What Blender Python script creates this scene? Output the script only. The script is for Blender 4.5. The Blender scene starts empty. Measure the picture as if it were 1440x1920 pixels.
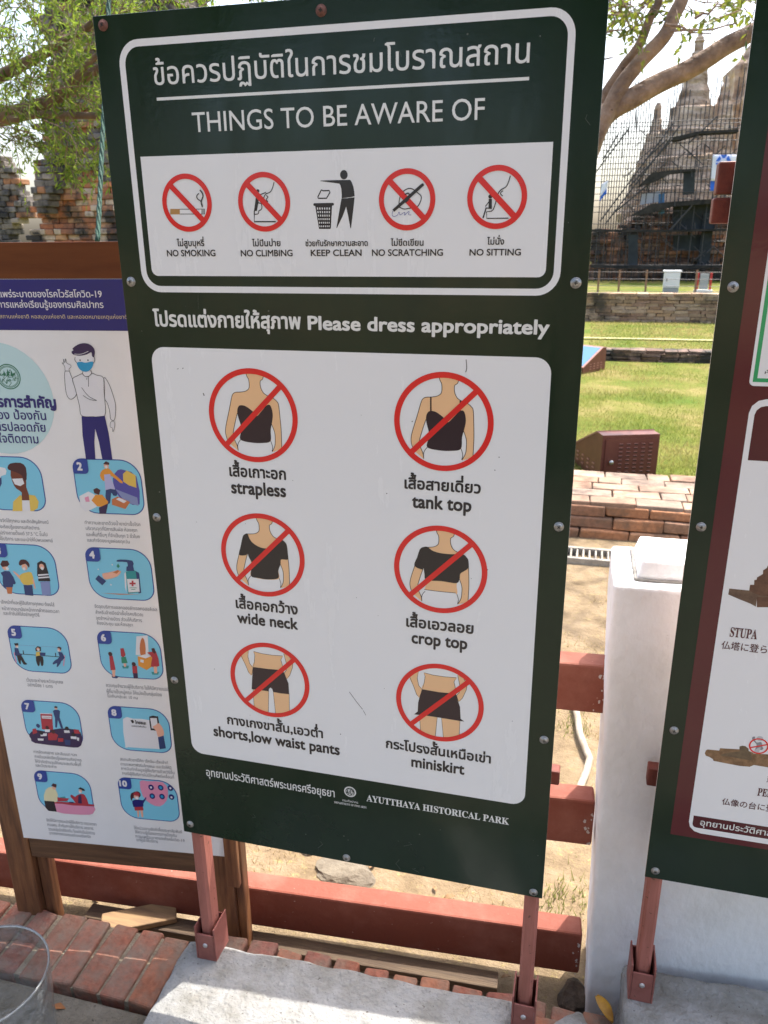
import bpy, bmesh, math, random
from mathutils import Vector, Matrix, noise
R = math.radians
random.seed(7)
SC = bpy.context.scene
COL = SC.collection

# ------------------------------------------------------------------ camera
CAM = Vector((0.80978, -1.28714, 1.72756))
RIGHT = Vector((0.96848926, 0.24893644, -0.0076936))
DOWN = Vector((0.07473463, -0.31994578, -0.94448368))
FWD = Vector((-0.23757795, 0.91414733, -0.32846823))
FPX = 1474.633
cd = bpy.data.cameras.new('camera')
cam = bpy.data.objects.new('camera', cd)
COL.objects.link(cam)
M = Matrix.Identity(4)
for i in range(3):
    M[i][0] = RIGHT[i]; M[i][1] = -DOWN[i]; M[i][2] = -FWD[i]; M[i][3] = CAM[i]
cam.matrix_world = M
cd.sensor_fit = 'HORIZONTAL'; cd.sensor_width = 36.0
cd.lens = FPX / 1440 * 36.0
cd.clip_start = 0.02; cd.clip_end = 900
cd.dof.use_dof = True; cd.dof.focus_distance = 1.45; cd.dof.aperture_fstop = 13
SC.camera = cam

# ------------------------------------------------------------------ light
SUN_EL, SUN_AZ = 64.0, 27.0          # azimuth clockwise from +Y
w = bpy.data.worlds.new("World"); SC.world = w; w.use_nodes = True
nt = w.node_tree
sky = nt.nodes.new('ShaderNodeTexSky'); sky.sky_type = 'NISHITA'; sky.sun_disc = False
sky.sun_elevation = R(SUN_EL); sky.sun_rotation = R(SUN_AZ)
sky.air_density = 1.0; sky.dust_density = 5.0; sky.ozone_density = 1.0
haz = nt.nodes.new('ShaderNodeHueSaturation'); haz.inputs['Saturation'].default_value = .95   # milky, humid sky
nt.links.new(sky.outputs[0], haz.inputs['Color']); nt.links.new(haz.outputs[0], nt.nodes['Background'].inputs[0])
nt.nodes['Background'].inputs[1].default_value = 0.15
sl = bpy.data.lights.new('sun', 'SUN'); sl.energy = 2.5; sl.angle = R(0.55); sl.color = (1, .95, .88)
so = bpy.data.objects.new('sun', sl); COL.objects.link(so)
sd = Vector((math.sin(R(SUN_AZ)) * math.cos(R(SUN_EL)), math.cos(R(SUN_AZ)) * math.cos(R(SUN_EL)), math.sin(R(SUN_EL))))
so.rotation_euler = sd.to_track_quat('Z', 'Y').to_euler()
SC.view_settings.view_transform = 'Standard'; SC.view_settings.look = 'None'
SC.view_settings.exposure = 1.82; SC.view_settings.gamma = 1
try: SC.view_settings.use_curve_mapping = False
except Exception: pass
SC.render.engine = 'CYCLES'
SC.cycles.use_denoising = True
SC.cycles.max_bounces = 6; SC.cycles.transparent_max_bounces = 8

# ------------------------------------------------------------------ measuring the photograph (1440 x 1920)
def ray(x, y): return (RIGHT * ((x - 720) / FPX) + DOWN * ((y - 960) / FPX) + FWD).normalized()
def onY(x, y, Y): d = ray(x, y); return CAM + d * ((Y - CAM.y) / d.y)
def onZ(x, y, Z): d = ray(x, y); return CAM + d * ((Z - CAM.z) / d.z)

# ------------------------------------------------------------------ materials
MATS = {}
def mat(name, c, rough=.6, c2=None, scale=8.0, detail=5, bump=0.0, bscale=None, metal=0.0, spec=.5, lo=.35, hi=.65, stretch=None, coat=0.0, bdist=.01, specks=None):
    if name in MATS: return MATS[name]
    m = bpy.data.materials.new(name); m.use_nodes = True
    n = m.node_tree; b = n.nodes['Principled BSDF']
    b.inputs['Base Color'].default_value = (*c, 1); b.inputs['Roughness'].default_value = rough
    b.inputs['Metallic'].default_value = metal; b.inputs['Specular IOR Level'].default_value = spec
    b.inputs['Coat Weight'].default_value = coat
    geo = n.nodes.new('ShaderNodeTexCoord'); vec = geo.outputs['Object']
    if stretch:
        mp = n.nodes.new('ShaderNodeMapping'); mp.inputs['Scale'].default_value = stretch
        n.links.new(vec, mp.inputs[0]); vec = mp.outputs[0]
    if c2:
        t = n.nodes.new('ShaderNodeTexNoise'); t.inputs['Scale'].default_value = scale; t.inputs['Detail'].default_value = detail
        t.inputs['Roughness'].default_value = .65
        n.links.new(vec, t.inputs['Vector'])
        r = n.nodes.new('ShaderNodeValToRGB'); r.color_ramp.elements[0].position = lo; r.color_ramp.elements[1].position = hi
        r.color_ramp.elements[0].color = (*c, 1); r.color_ramp.elements[1].color = (*c2, 1)
        n.links.new(t.outputs['Fac'], r.inputs[0]); n.links.new(r.outputs[0], b.inputs['Base Color'])
    if specks:                       # (scale, threshold, colour): small dark pits and stains
        t = n.nodes.new('ShaderNodeTexNoise'); t.inputs['Scale'].default_value = specks[0]; t.inputs['Detail'].default_value = 3; n.links.new(geo.outputs['Object'], t.inputs['Vector'])
        r = n.nodes.new('ShaderNodeValToRGB'); r.color_ramp.elements[0].position = specks[1]; r.color_ramp.elements[1].position = specks[1] + .05; n.links.new(t.outputs['Fac'], r.inputs[0])
        x = n.nodes.new('ShaderNodeMix'); x.data_type = 'RGBA'; x.inputs[6].default_value = (*c, 1); x.inputs[7].default_value = (*specks[2], 1); n.links.new(r.outputs[0], x.inputs[0])
        src = b.inputs['Base Color'].links[0].from_socket if b.inputs['Base Color'].links else None
        if src: n.links.new(src, x.inputs[6])
        n.links.new(x.outputs[2], b.inputs['Base Color'])
    if bump:
        t = n.nodes.new('ShaderNodeTexNoise'); t.inputs['Scale'].default_value = bscale or scale * 4; t.inputs['Detail'].default_value = 4
        n.links.new(vec, t.inputs['Vector'])
        u = n.nodes.new('ShaderNodeBump'); u.inputs['Strength'].default_value = bump; u.inputs['Distance'].default_value = bdist
        n.links.new(t.outputs['Fac'], u.inputs['Height']); n.links.new(u.outputs[0], b.inputs['Normal'])
    MATS[name] = m; return m
def ink(name, c, rough=.16):           # glossy printed vinyl, slightly orange-peeled
    return mat('print_' + name, c, rough, bump=.10, bscale=110, bdist=.0012, spec=.5)
def island_mat(name, cols, rough=.85, dirt=None, dscale=1.2, dlo=.45, dhi=.62, bump=.5, bscale=30):
    """bricks: every loose piece takes its own tone, grime lies over them"""
    if name in MATS: return MATS[name]
    m = bpy.data.materials.new(name); m.use_nodes = True
    n = m.node_tree; b = n.nodes['Principled BSDF']; b.inputs['Roughness'].default_value = rough; b.inputs['Specular IOR Level'].default_value = .25
    g = n.nodes.new('ShaderNodeNewGeometry'); r = n.nodes.new('ShaderNodeValToRGB')
    r.color_ramp.interpolation = 'CONSTANT'
    while len(r.color_ramp.elements) < len(cols): r.color_ramp.elements.new(.5)
    for i, c in enumerate(cols):
        r.color_ramp.elements[i].position = i / len(cols); r.color_ramp.elements[i].color = (*c, 1)
    n.links.new(g.outputs['Random Per Island'], r.inputs[0])
    tc = n.nodes.new('ShaderNodeTexCoord')
    out = r.outputs[0]
    f = n.nodes.new('ShaderNodeTexNoise'); f.inputs['Scale'].default_value = bscale; f.inputs['Detail'].default_value = 5
    n.links.new(tc.outputs['Object'], f.inputs['Vector'])
    mu = n.nodes.new('ShaderNodeMix'); mu.data_type = 'RGBA'; mu.blend_type = 'OVERLAY'; mu.inputs[0].default_value = .55
    n.links.new(out, mu.inputs[6]); n.links.new(f.outputs['Fac'], mu.inputs[7]); out = mu.outputs[2]
    if dirt:
        t = n.nodes.new('ShaderNodeTexNoise'); t.inputs['Scale'].default_value = dscale; t.inputs['Detail'].default_value = 7; t.inputs['Roughness'].default_value = .7
        n.links.new(tc.outputs['Object'], t.inputs['Vector'])
        q = n.nodes.new('ShaderNodeValToRGB'); q.color_ramp.elements[0].position = dlo; q.color_ramp.elements[1].position = dhi
        n.links.new(t.outputs['Fac'], q.inputs[0])
        mx = n.nodes.new('ShaderNodeMix'); mx.data_type = 'RGBA'
        n.links.new(q.outputs[0], mx.inputs[0]); n.links.new(out, mx.inputs[6]); mx.inputs[7].default_value = (*dirt, 1); out = mx.outputs[2]
    n.links.new(out, b.inputs['Base Color'])
    u = n.nodes.new('ShaderNodeBump'); u.inputs['Strength'].default_value = bump; u.inputs['Distance'].default_value = .01
    n.links.new(f.outputs['Fac'], u.inputs['Height']); n.links.new(u.outputs[0], b.inputs['Normal'])
    MATS[name] = m; return m

# ------------------------------------------------------------------ objects
def tag(o, label=None, cat=None, group=None, kind=None):
    if label: o['label'] = label
    if cat: o['category'] = cat
    if group: o['group'] = group
    if kind: o['kind'] = kind
    return o
def thing(name, label, cat, loc=(0, 0, 0), rz=0, group=None):
    o = bpy.data.objects.new(name, None); COL.objects.link(o)
    o.location = loc; o.rotation_euler = (0, 0, rz); o.empty_display_size = .1
    return tag(o, label, cat, group)
class MB:
    """collects shapes, each with a material, and links them as ONE mesh object"""
    def __init__(s): s.v = []; s.f = []; s.m = []; s.mats = []; s.sm = []
    def mi(s, m):
        if m not in s.mats: s.mats.append(m)
        return s.mats.index(m)
    def add(s, V, F, m, smooth=False):
        b = len(s.v); k = s.mi(m)
        s.v += [tuple(p) for p in V]
        for f in F: s.f.append(tuple(b + i for i in f)); s.m.append(k); s.sm.append(smooth)
    def box(s, c, d, m, rz=0, jit=0, tilt=None):
        x, y, z = (q / 2 for q in d); V = []
        rot = Matrix.Rotation(rz, 3, 'Z')
        if tilt: rot = rot @ tilt
        for i in (-1, 1):
            for j in (-1, 1):
                for k in (-1, 1):
                    p = Vector((i * x, j * y, k * z))
                    if jit: p += Vector((random.uniform(-jit, jit), random.uniform(-jit, jit), random.uniform(-jit, jit)))
                    V.append(Vector(c) + rot @ p)
        s.add(V, [(0, 1, 3, 2), (4, 6, 7, 5), (0, 4, 5, 1), (2, 3, 7, 6), (0, 2, 6, 4), (1, 5, 7, 3)], m)
    def tube(s, P, rads, m, n=8, cap=True):
        P = [Vector(p) for p in P]; V = []; F = []
        if not isinstance(rads, (list, tuple)): rads = [rads] * len(P)
        up = None
        for i, p in enumerate(P):
            d = (P[min(i + 1, len(P) - 1)] - P[max(i - 1, 0)]).normalized()
            if up is None: up = Vector((0, 0, 1)) if abs(d.z) < .9 else Vector((1, 0, 0))
            a = d.cross(up).normalized(); bq = a.cross(d).normalized(); up = bq
            for k in range(n):
                t = 2 * math.pi * k / n; V.append(p + (a * math.cos(t) + bq * math.sin(t)) * rads[i])
        for i in range(len(P) - 1):
            for k in range(n):
                F.append((i * n + k, i * n + (k + 1) % n, (i + 1) * n + (k + 1) % n, (i + 1) * n + k))
        if cap: F += [tuple(range(n))[::-1], tuple((len(P) - 1) * n + k for k in range(n))]
        s.add(V, F, m, True)
    def lathe(s, prof, m, n=24, c=(0, 0, 0), axis='Z', smooth=True):
        V = []; F = []
        for r, h in prof:
            for k in range(n):
                t = 2 * math.pi * k / n
                if axis == 'Z': V.append((c[0] + r * math.cos(t), c[1] + r * math.sin(t), c[2] + h))
                else: V.append((c[0] + r * math.cos(t), c[1] - h, c[2] + r * math.sin(t)))
        for i in range(len(prof) - 1):
            for k in range(n): F.append((i * n + k, i * n + (k + 1) % n, (i + 1) * n + (k + 1) % n, (i + 1) * n + k))
        F.append(tuple((len(prof) - 1) * n + k for k in range(n)))
        s.add(V, F, m, smooth)
    def build(s, name, parent=None, bevel=0, seg=2, kind=None):
        me = bpy.data.meshes.new(name); me.from_pydata(s.v, [], s.f)
        for m in s.mats: me.materials.append(m)
        for p, k, sm in zip(me.polygons, s.m, s.sm): p.material_index = k; p.use_smooth = sm
        me.update()
        o = bpy.data.objects.new(name, me); COL.objects.link(o)
        if parent: o.parent = parent
        if bevel:
            b = o.modifiers.new('bevel', 'BEVEL'); b.width = bevel; b.segments = seg; b.limit_method = 'ANGLE'
        if kind: o['kind'] = kind
        return o
def rough_block(V8, m, name, parent=None, cuts=24, amp=.004, freq=14, bevel=.012):
    """a cast or plastered block: 8 corners (bottom 4 then top 4, ccw), bevelled, subdivided and made uneven"""
    bm = bmesh.new(); vs = [bm.verts.new(p) for p in V8]
    for f in ((3, 2, 1, 0), (4, 5, 6, 7), (0, 1, 5, 4), (1, 2, 6, 5), (2, 3, 7, 6), (3, 0, 4, 7)): bm.faces.new([vs[i] for i in f])
    bmesh.ops.bevel(bm, geom=bm.edges[:], offset=bevel, segments=3, affect='EDGES', profile=.6)
    bmesh.ops.subdivide_edges(bm, edges=[e for e in bm.edges if e.calc_length() > .1], cuts=cuts, use_grid_fill=True)
    bm.normal_update()
    for v in bm.verts:
        v.co += v.normal * (noise.noise(v.co * freq) * amp + noise.noise(v.co * freq * 4) * amp * .45)
    me = bpy.data.meshes.new(name); bm.to_mesh(me); bm.free(); me.materials.append(m)
    for p in me.polygons: p.use_smooth = True
    o = bpy.data.objects.new(name, me); COL.objects.link(o)
    if parent: o.parent = parent
    return o

GLY={}
RAISE='\u0e48\u0e49\u0e4a\u0e4b\u0e4c'; UPV='\u0e34\u0e35\u0e36\u0e37\u0e31'
def glyph_raw(s):
    from mathutils.geometry import tessellate_polygon, interpolate_bezier
    c=bpy.data.curves.new('glyph','FONT'); c.body=s; c.size=1
    o=bpy.data.objects.new('glyph',c); bpy.context.scene.collection.objects.link(o)
    cu=o.to_curve(bpy.context.evaluated_depsgraph_get())
    loops=[]
    for sp in cu.splines:
        P=[]; n=len(sp.bezier_points)
        for i in range(n):
            a,b=sp.bezier_points[i],sp.bezier_points[(i+1)%n]
            straight=(a.handle_right-a.co).cross(b.co-a.co).length<1e-4 and (b.handle_left-b.co).cross(b.co-a.co).length<1e-4
            if straight: P.append(a.co.to_2d())
            else: P+= [q.to_2d() for q in interpolate_bezier(a.co,a.handle_right,b.handle_left,b.co,5)[:-1]]
        if len(P)>2: loops.append(P)
    o.to_curve_clear(); bpy.data.objects.remove(o); bpy.data.curves.remove(c)
    def area(P): return sum(P[i-1].x*P[i].y-P[i].x*P[i-1].y for i in range(len(P)))/2
    def inside(p,P):
        r=False
        for i in range(len(P)):
            a,b=P[i-1],P[i]
            if (a.y>p.y)!=(b.y>p.y) and p.x<(b.x-a.x)*(p.y-a.y)/(b.y-a.y)+a.x: r=not r
        return r
    if not loops: return [],[],[],0
    big=max(loops,key=lambda P:abs(area(P))); sg=area(big)>0
    outs=[P for P in loops if (area(P)>0)==sg]; holes=[P for P in loops if (area(P)>0)!=sg]
    V=[];F=[];L=[]
    hs={}
    for h in holes:
        k=[i for i,P in enumerate(outs) if inside(h[0],P)]
        if k: hs.setdefault(min(k,key=lambda i:abs(area(outs[i]))),[]).append(h)
    for i,P in enumerate(outs):
        ls=[P]+hs.get(i,[]); b=len(V)
        tris=tessellate_polygon([[p.to_3d() for p in l] for l in ls])
        for l in ls: V+=[(p.x,p.y) for p in l]
        L+=[i]*(len(V)-b); F+=[tuple(b+j for j in t) for t in tris]
    return V,F,L,max(p.x for P in loops for p in P)
def glyph(ch):
    if ch in GLY: return GLY[ch]
    V,F,L,_=glyph_raw(ch) if ch!=' ' else ([],[],[],0)
    GLY[ch]=(V,F,glyph_raw(ch+'l')[3]-glyph_raw('l')[3],L); return GLY[ch]
def layout(s):
    """text -> verts (x,y,layer), faces, width"""
    X=0; V=[];F=[]; prev=''
    for k,ch in enumerate(s):
        gv,gf,adv,isl=glyph(ch)
        dy=.19 if (ch in RAISE and (prev in UPV or (k+1<len(s) and s[k+1]=='\u0e33'))) else 0
        b=len(V)
        for (x,y),i in zip(gv,isl): V.append((X+x,y+dy,i%4+(k%2)*4))
        F+= [tuple(b+i for i in f) for f in gf]
        X+=adv; prev=ch
    return V,F,X

# ------------------------------------------------------------------ flat print on a board
from mathutils.geometry import tessellate_polygon
def smooth_path(P, closed=False, k=4):
    P = [Vector(p) for p in P]; n = len(P); out = []
    rng = range(n) if closed else range(n - 1)
    for i in rng:
        a, b, c, d = (P[(i - 1) % n], P[i], P[(i + 1) % n], P[(i + 2) % n]) if closed else (P[max(i - 1, 0)], P[i], P[i + 1], P[min(i + 2, n - 1)])
        for j in range(k):
            t = j / k
            out.append(.5 * ((2 * b) + (c - a) * t + (2 * a - 5 * b + 4 * c - d) * t * t + (3 * b - a - 3 * c + d) * t ** 3))
    if not closed: out.append(P[-1])
    return out
LAYER = .00012
class Board:
    """a board plane; local x runs along it, local z up, print layers stand off towards -y"""
    def __init__(s, Y, yaw=0): s.c = Y; s.a = yaw
    def px(s, x, y):                    # photo pixel -> (x, z) on the board
        n = Vector((-math.sin(s.a), math.cos(s.a), 0)); d = ray(x, y)
        k = ((Vector((0, s.c, 0)) - CAM).dot(n)) / d.dot(n); q = CAM + d * k
        return Vector((q.x * math.cos(s.a) + (q.y - s.c) * math.sin(s.a), q.z))
class Art(MB):
    def __init__(s, board, zoom=None):
        super().__init__(); s.bd = board; s.zoom = zoom
    def p(s, q):
        if s.zoom: ox, oy, sc = s.zoom; q = (ox + q[0] / sc, oy + q[1] / sc)
        return s.bd.px(*q)
    def fill(s, P, m, layer=1, holes=()):       # board coordinates
        loops = [[Vector((p[0], p[1], 0)) for p in l] for l in [P, *holes]]
        tris = tessellate_polygon(loops); V = []
        for l in loops: V += [(p.x, -layer * LAYER, p.y) for p in l]
        F = []
        for t in tris:
            a, b, c = (Vector(V[i]) for i in t)
            F.append(t if (b - a).cross(c - a).y < 0 else t[::-1])
        s.add(V, F, m)
    def poly(s, P, m, layer=1, smooth=True, k=4): # photo coordinates
        Q = [s.p(q) for q in P]
        s.fill(smooth_path(Q, True, k) if smooth else Q, m, layer)
    def stroke(s, Q, w, m, layer=2, closed=False):   # board coordinates
        Q = [Vector(q) for q in Q]; n = len(Q); V = []; F = []
        for i in range(n):
            a, b = (Q[(i - 1) % n], Q[(i + 1) % n]) if closed else (Q[max(i - 1, 0)], Q[min(i + 1, n - 1)])
            d = (b - a); d = d.normalized() if d.length > 1e-9 else Vector((1, 0)); nn = Vector((-d.y, d.x)) * w / 2
            for q in (Q[i] + nn, Q[i] - nn): V.append((q.x, -layer * LAYER, q.y))
        for i in range(n if closed else n - 1):
            j = (i + 1) % n; F.append((2 * i, 2 * i + 1, 2 * j + 1, 2 * j))
        s.add(V, F, m)
    def line(s, P, w, m, layer=2, smooth=True, closed=False):
        Q = [s.p(q) for q in P]
        s.stroke(smooth_path(Q, closed) if smooth else Q, w, m, layer, closed)
    def disc(s, c, r, m, layer=1, ry=None, n=40):
        ry = ry or r; s.fill([(c[0] + r * math.cos(2 * math.pi * i / n), c[1] + ry * math.sin(2 * math.pi * i / n)) for i in range(n)], m, layer)
    def ring(s, c, r, w, m, layer=3, n=72):
        P = lambda q: [(c[0] + q * math.cos(2 * math.pi * i / n), c[1] + q * math.sin(2 * math.pi * i / n)) for i in range(n)]
        a, b = P(r), P(r - w); V = [(x, -layer * LAYER, z) for x, z in a + b]
        s.add(V, [(i, n + i, n + (i + 1) % n, (i + 1) % n) for i in range(n)], m)
    def text(s, t, l, r, h, m, ref='\u0e2d', bold=0, layer=3, center=False):
        """t set from photo point l to photo point r along its baseline, letter height h photo pixels"""
        a, b = s.p(l), s.p(r); sc = s.zoom[2] if s.zoom else 1
        hh = (s.p((l[0], l[1] - h)) - a).length
        V, F, X = layout(t); y1 = max(v[1] for v in glyph(ref)[0]); x0 = min(v[0] for v in V); x1 = max(v[0] for v in V)
        s.put(V, F, a, (b.x - a.x) / (x1 - x0), hh / y1, x0, m, bold, layer)
    def put(s, V, F, o, sx, sy, x0, m, bold, layer):
        off = [(0, 0)] if not bold else [(0, 0), (bold, bold * .6), (-bold, -bold * .6), (bold * .6, -bold), (-bold * .6, bold)]
        for j, (dx, dy) in enumerate(off):
            s.add([(o[0] + (v[0] - x0 + dx) * sx, -(layer + v[2] * .09 + j * .75) * LAYER, o[1] + (v[1] + dy) * sy) for v in V], F, m)
    def text_at(s, t, x, z, w, h, m, ref='\u0e2d', bold=0, layer=3, fit=False):   # board coordinates; w = width limit or exact when fit
        V, F, X = layout(t)
        if not V: return
        sy = h / max(v[1] for v in glyph(ref)[0]); x0 = min(v[0] for v in V); x1 = max(v[0] for v in V)
        sx = w / (x1 - x0) if fit else sy
        s.put(V, F, (x, z), sx, sy, x0, m, bold, layer)
def rrect(x0, z0, x1, z1, r, n=8):
    """rounded rectangle; r = one radius or (bottom-left, bottom-right, top-right, top-left)"""
    r = (r,) * 4 if not isinstance(r, (tuple, list)) else r; P = []
    for k, (cx, cz, sx, sz) in enumerate(((x0, z0, 1, 1), (x1, z0, -1, 1), (x1, z1, -1, -1), (x0, z1, 1, -1))):
        q = max(r[k], 1e-5); c = Vector((cx + sx * q, cz + sz * q)); a0 = math.pi + k * math.pi / 2
        P += [(c.x + q * math.cos(a0 + t * math.pi / 2 / n), c.y + q * math.sin(a0 + t * math.pi / 2 / n)) for t in range(n + 1)]
    return P
def rbox(mb, x0, z0, x1, z1, y0, y1, m): mb.box(((x0 + x1) / 2, (y0 + y1) / 2, (z0 + z1) / 2), (x1 - x0, y1 - y0, z1 - z0), m)
def screw(parent, x, z, y=0, rusty=False):
    mb = MB(); g = mat('screw_zinc', (.42, .42, .41), .35, (.22, .21, .2), 300, metal=.8) if not rusty else mat('screw_rust', (.09, .04, .03), .8, (.2, .08, .06), 300)
    mb.lathe([(.0085, 0), (.0085, .0012), (.0075, .0018), (.006, .0019), (.0058, .0032), (.0045, .0042), (.0018, .0046)], g, 20, (x, y, z), 'Y')
    dk = mat('recess_dark', (.02, .02, .02), .8); a = random.uniform(0, 1.5)
    for k in range(2):
        mb.box((x, y - .00475, z), (.0058, .0006 + k * .0002, .0014), dk, tilt=Matrix.Rotation(a + k * math.pi / 2, 3, 'Y'))
    return mb.build('screw', parent)


# ------------------------------------------------------------------ the inks
GREEN = mat('board_green', (.008, .020, .011), .10, (.010, .025, .013), 6, bump=.10, bscale=90, bdist=.0015, spec=.38)
WHITE = ink('white', (.78, .775, .785)); RED = ink('red', (.70, .022, .02)); BLACK = ink('black', (.022, .018, .02)); BROWN = ink('garment', (.030, .016, .022))
SKIN = ink('skin', (.82, .50, .27)); TAN = ink('tan', (.45, .24, .08)); GREY = ink('grey', (.35, .35, .35)); TEXT = ink('text', (.03, .027, .03))
LITWHITE = ink('letter', (.74, .74, .72)); BLUE = ink('pen_blue', (.05, .05, .3))
EDGE = mat('board_edge', (.62, .58, .52), .6)
POST = mat('post_paint', (.36, .125, .095), .7, (.22, .075, .05), 40, bump=.5, bscale=120, stretch=(1, 1, .10), bdist=.004, lo=.40, hi=.72, specks=(75, .66, (.13, .05, .03)))
SOCK = mat('socket_paint', (.29, .10, .08), .55, (.21, .065, .05), 26, bump=.25, bscale=150, bdist=.002, specks=(110, .69, (.11, .05, .035)))
RAILW = mat('rail_wood', (.17, .035, .02), .6, (.10, .02, .012), 30, bump=.3, bscale=120, bdist=.003)
W, H, ZB = .8, 1.60682, .46

def dusty(m, a, b_):                # uneven gloss: rain streaks and dust on the vinyl
    n = m.node_tree; tc = n.nodes.new('ShaderNodeTexCoord'); mp = n.nodes.new('ShaderNodeMapping'); mp.inputs['Scale'].default_value = (9, 9, 1.6); t = n.nodes.new('ShaderNodeTexNoise'); t.inputs['Scale'].default_value = 1; t.inputs['Detail'].default_value = 8; t.inputs['Roughness'].default_value = .7
    r = n.nodes.new('ShaderNodeMapRange'); r.inputs[1].default_value = .35; r.inputs[2].default_value = .7; r.inputs[3].default_value = a; r.inputs[4].default_value = b_
    n.links.new(tc.outputs['Object'], mp.inputs[0]); n.links.new(mp.outputs[0], t.inputs['Vector']); n.links.new(t.outputs['Fac'], r.inputs[0]); n.links.new(r.outputs[0], n.nodes['Principled BSDF'].inputs['Roughness'])
dusty(GREEN, .07, .30); dusty(WHITE, .12, .34)
# ------------------------------------------------------------------ the middle board
B1 = Board(0)
t1 = thing('information_board', 'large dark green board reading THINGS TO BE AWARE OF, with six dress code circles', 'sign', (0, 0, 0))
def board_panel(parent, x0, x1, z0, z1, m, th=.005, marks=None):
    mb = marks or MB()
    rbox(mb, x0, z0, x1, z1, 0, th * .35, m); rbox(mb, x0, z0, x1, z1, th * .35 + .0001, th, EDGE)
    return mb.build('panel', parent, bevel=.0008)
# scratches and specks of dirt on the green vinyl
a = Art(B1); sc_ = mat('vinyl_scratch', (.075, .085, .07), .7); rs = random.Random(14)
for i in range(46):
    x, z = rs.uniform(.01, .79), rs.choice((rs.uniform(.47, .62), rs.uniform(.47, 2.05), rs.uniform(1.5, 2.06))); q = Vector((x, z))
    if .10 < x < .72 and .62 < z < 1.98 and not 1.58 < z < 1.63: continue
    if i % 3: a.disc(q, rs.uniform(.0006, .0016), sc_, .6, n=8)
    else: a.stroke([q, q + Vector((rs.uniform(-.008, .008), rs.uniform(-.014, .014))), q + Vector((rs.uniform(-.012, .012), rs.uniform(-.026, .01)))], .0006, sc_, .6)
board_panel(t1, 0, W, ZB, ZB + H, GREEN, marks=a)
def art(zoom=None): return Art(B1, zoom)
# white outline round the upper half, with the two titles
a = art()
L, T_, Rr, Bo = a.p((223, 110)).x, a.p((640, 44)).y, a.p((1080, 54)).x, a.p((640, 551)).y
th = a.p((640, 44)).y - a.p((640, 59)).y
a.fill(rrect(L, Bo, Rr, T_, .036), WHITE, 1, [rrect(L + th, Bo + th, Rr - th, T_ - th, .026)[::-1]])
a.build('white_outline', t1)
a = art()
a.text('ข้อควรปฏิบัติในการชมโบราณสถาน', (290, 159.5), (992, 120.5), 33, LITWHITE, bold=.007)
q0, q1 = a.p((294, 186)), a.p((992, 149)); a.fill(rrect(q0.x, q0.y - .0022, q1.x, q0.y + .0022, 0), LITWHITE, 1)
a.text('THINGS TO BE AWARE OF', (362.5, 248), (908, 227.5), 36.5, LITWHITE, 'H', bold=.003)
a.build('title_lettering', t1)
# the upper white panel
a = art(); q0, q1 = a.p((263.3, 294)), a.p((1037.2, 267.2)); zb = a.p((640, 518.5)).y
a.fill(rrect(q0.x, zb, q1.x, q0.y, (.012, .012, 0, 0)), WHITE, 1)
a.build('pictogram_panel', t1)
# the lower white panel
a = art(); L, Rr, T_, Bo = a.p((284, 668)).x, a.p((1034, 691)).x, a.p((640, 660)).y, a.p((640, 1455)).y
Bo = (a.p((420, 1421)).y + a.p((900, 1496)).y) / 2
a.fill(rrect(L, Bo, Rr, T_, .026), WHITE, 1)
marks = mat('scuff', (.12, .11, .11), .7)
for P, wd in (([(874, 674), (875, 690), (873, 698)], .0014), ([(655, 1297), (668, 1315), (680, 1330)], .0013), ([(681, 1332), (686, 1341)], .001), ([(381, 737), (383, 742)], .002), ([(332, 692), (335, 691)], .001), ([(342, 691), (344, 690)], .0016)):
    a.line(P, wd, marks, 2)
rs = random.Random(4)
for i in range(26):
    c = (rs.uniform(L + .03, Rr - .03), rs.uniform(Bo + .03, T_ - .03)); a.disc(c, rs.uniform(.0005, .0012), marks, 2, n=8)
a.build('dress_code_panel', t1)
a = art()
a.text('โปรดแต่งกายให้สุภาพ', (289.7, 610.8), (563.9, 615.6), 21, LITWHITE, bold=.03)
a.text('Please dress appropriately', (578.6, 617.5), (1029, 623.5), 24.5, LITWHITE, 'P', bold=.028)
a.build('heading_lettering', t1)
a = art()
a.text('อุทยานประวัติศาสตร์พระนครศรีอยุธยา', (387.5, 1454), (627.5, 1490), 11, LITWHITE, bold=.012)
def serif(t): return ''.join(chr(0x1d400 + ord(c) - 65) if 'A' <= c <= 'Z' else c for c in t)
a.build('footer_lettering', t1)
a = art()
a.text(serif('AYUTTHAYA HISTORICAL PARK'), (687.5, 1501.5), (954, 1546), 11.5, LITWHITE, serif('H'), bold=.008)
a.build('park_name_lettering', t1)
# round emblem of the department with its two tiny lines
a = art(); c = a.p((656.4, 1484.6)); r = .0128
a.ring(c, r, .0022, LITWHITE, 1); a.ring(c, r * .78, .0005, LITWHITE, 1)
rs = random.Random(3)
for k in range(15):
    t0 = rs.uniform(0, 6.28); rr = rs.uniform(.1, .68) * r; t2 = t0 + rs.uniform(.5, 1.3); r2 = rs.uniform(.1, .68) * r
    P = [(c[0] + rr * math.cos(t0), c[1] + rr * math.sin(t0)), (c[0] + (rr + r2) / 2 * math.cos((t0 + t2) / 2 + .3), c[1] + (rr + r2) / 2 * math.sin((t0 + t2) / 2)), (c[0] + r2 * math.cos(t2), c[1] + r2 * math.sin(t2))]
    a.stroke(smooth_path(P), .0008, LITWHITE, 1 + k * .12)
for sx in (-1, 0, 1): a.stroke([(c[0] + sx * .003, c[1]), (c[0] + sx * .0042, c[1] + .0085 - abs(sx) * .002)], .0011, LITWHITE, 3)
a.text('กรมศิลปากร', (642.3, 1501.8), (671.5, 1506), 3.2, LITWHITE)
a.text(serif('DEPARTMENT OF FINE ARTS'), (627, 1505.5), (687, 1514.8), 3.6, LITWHITE, serif('H'))
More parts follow.
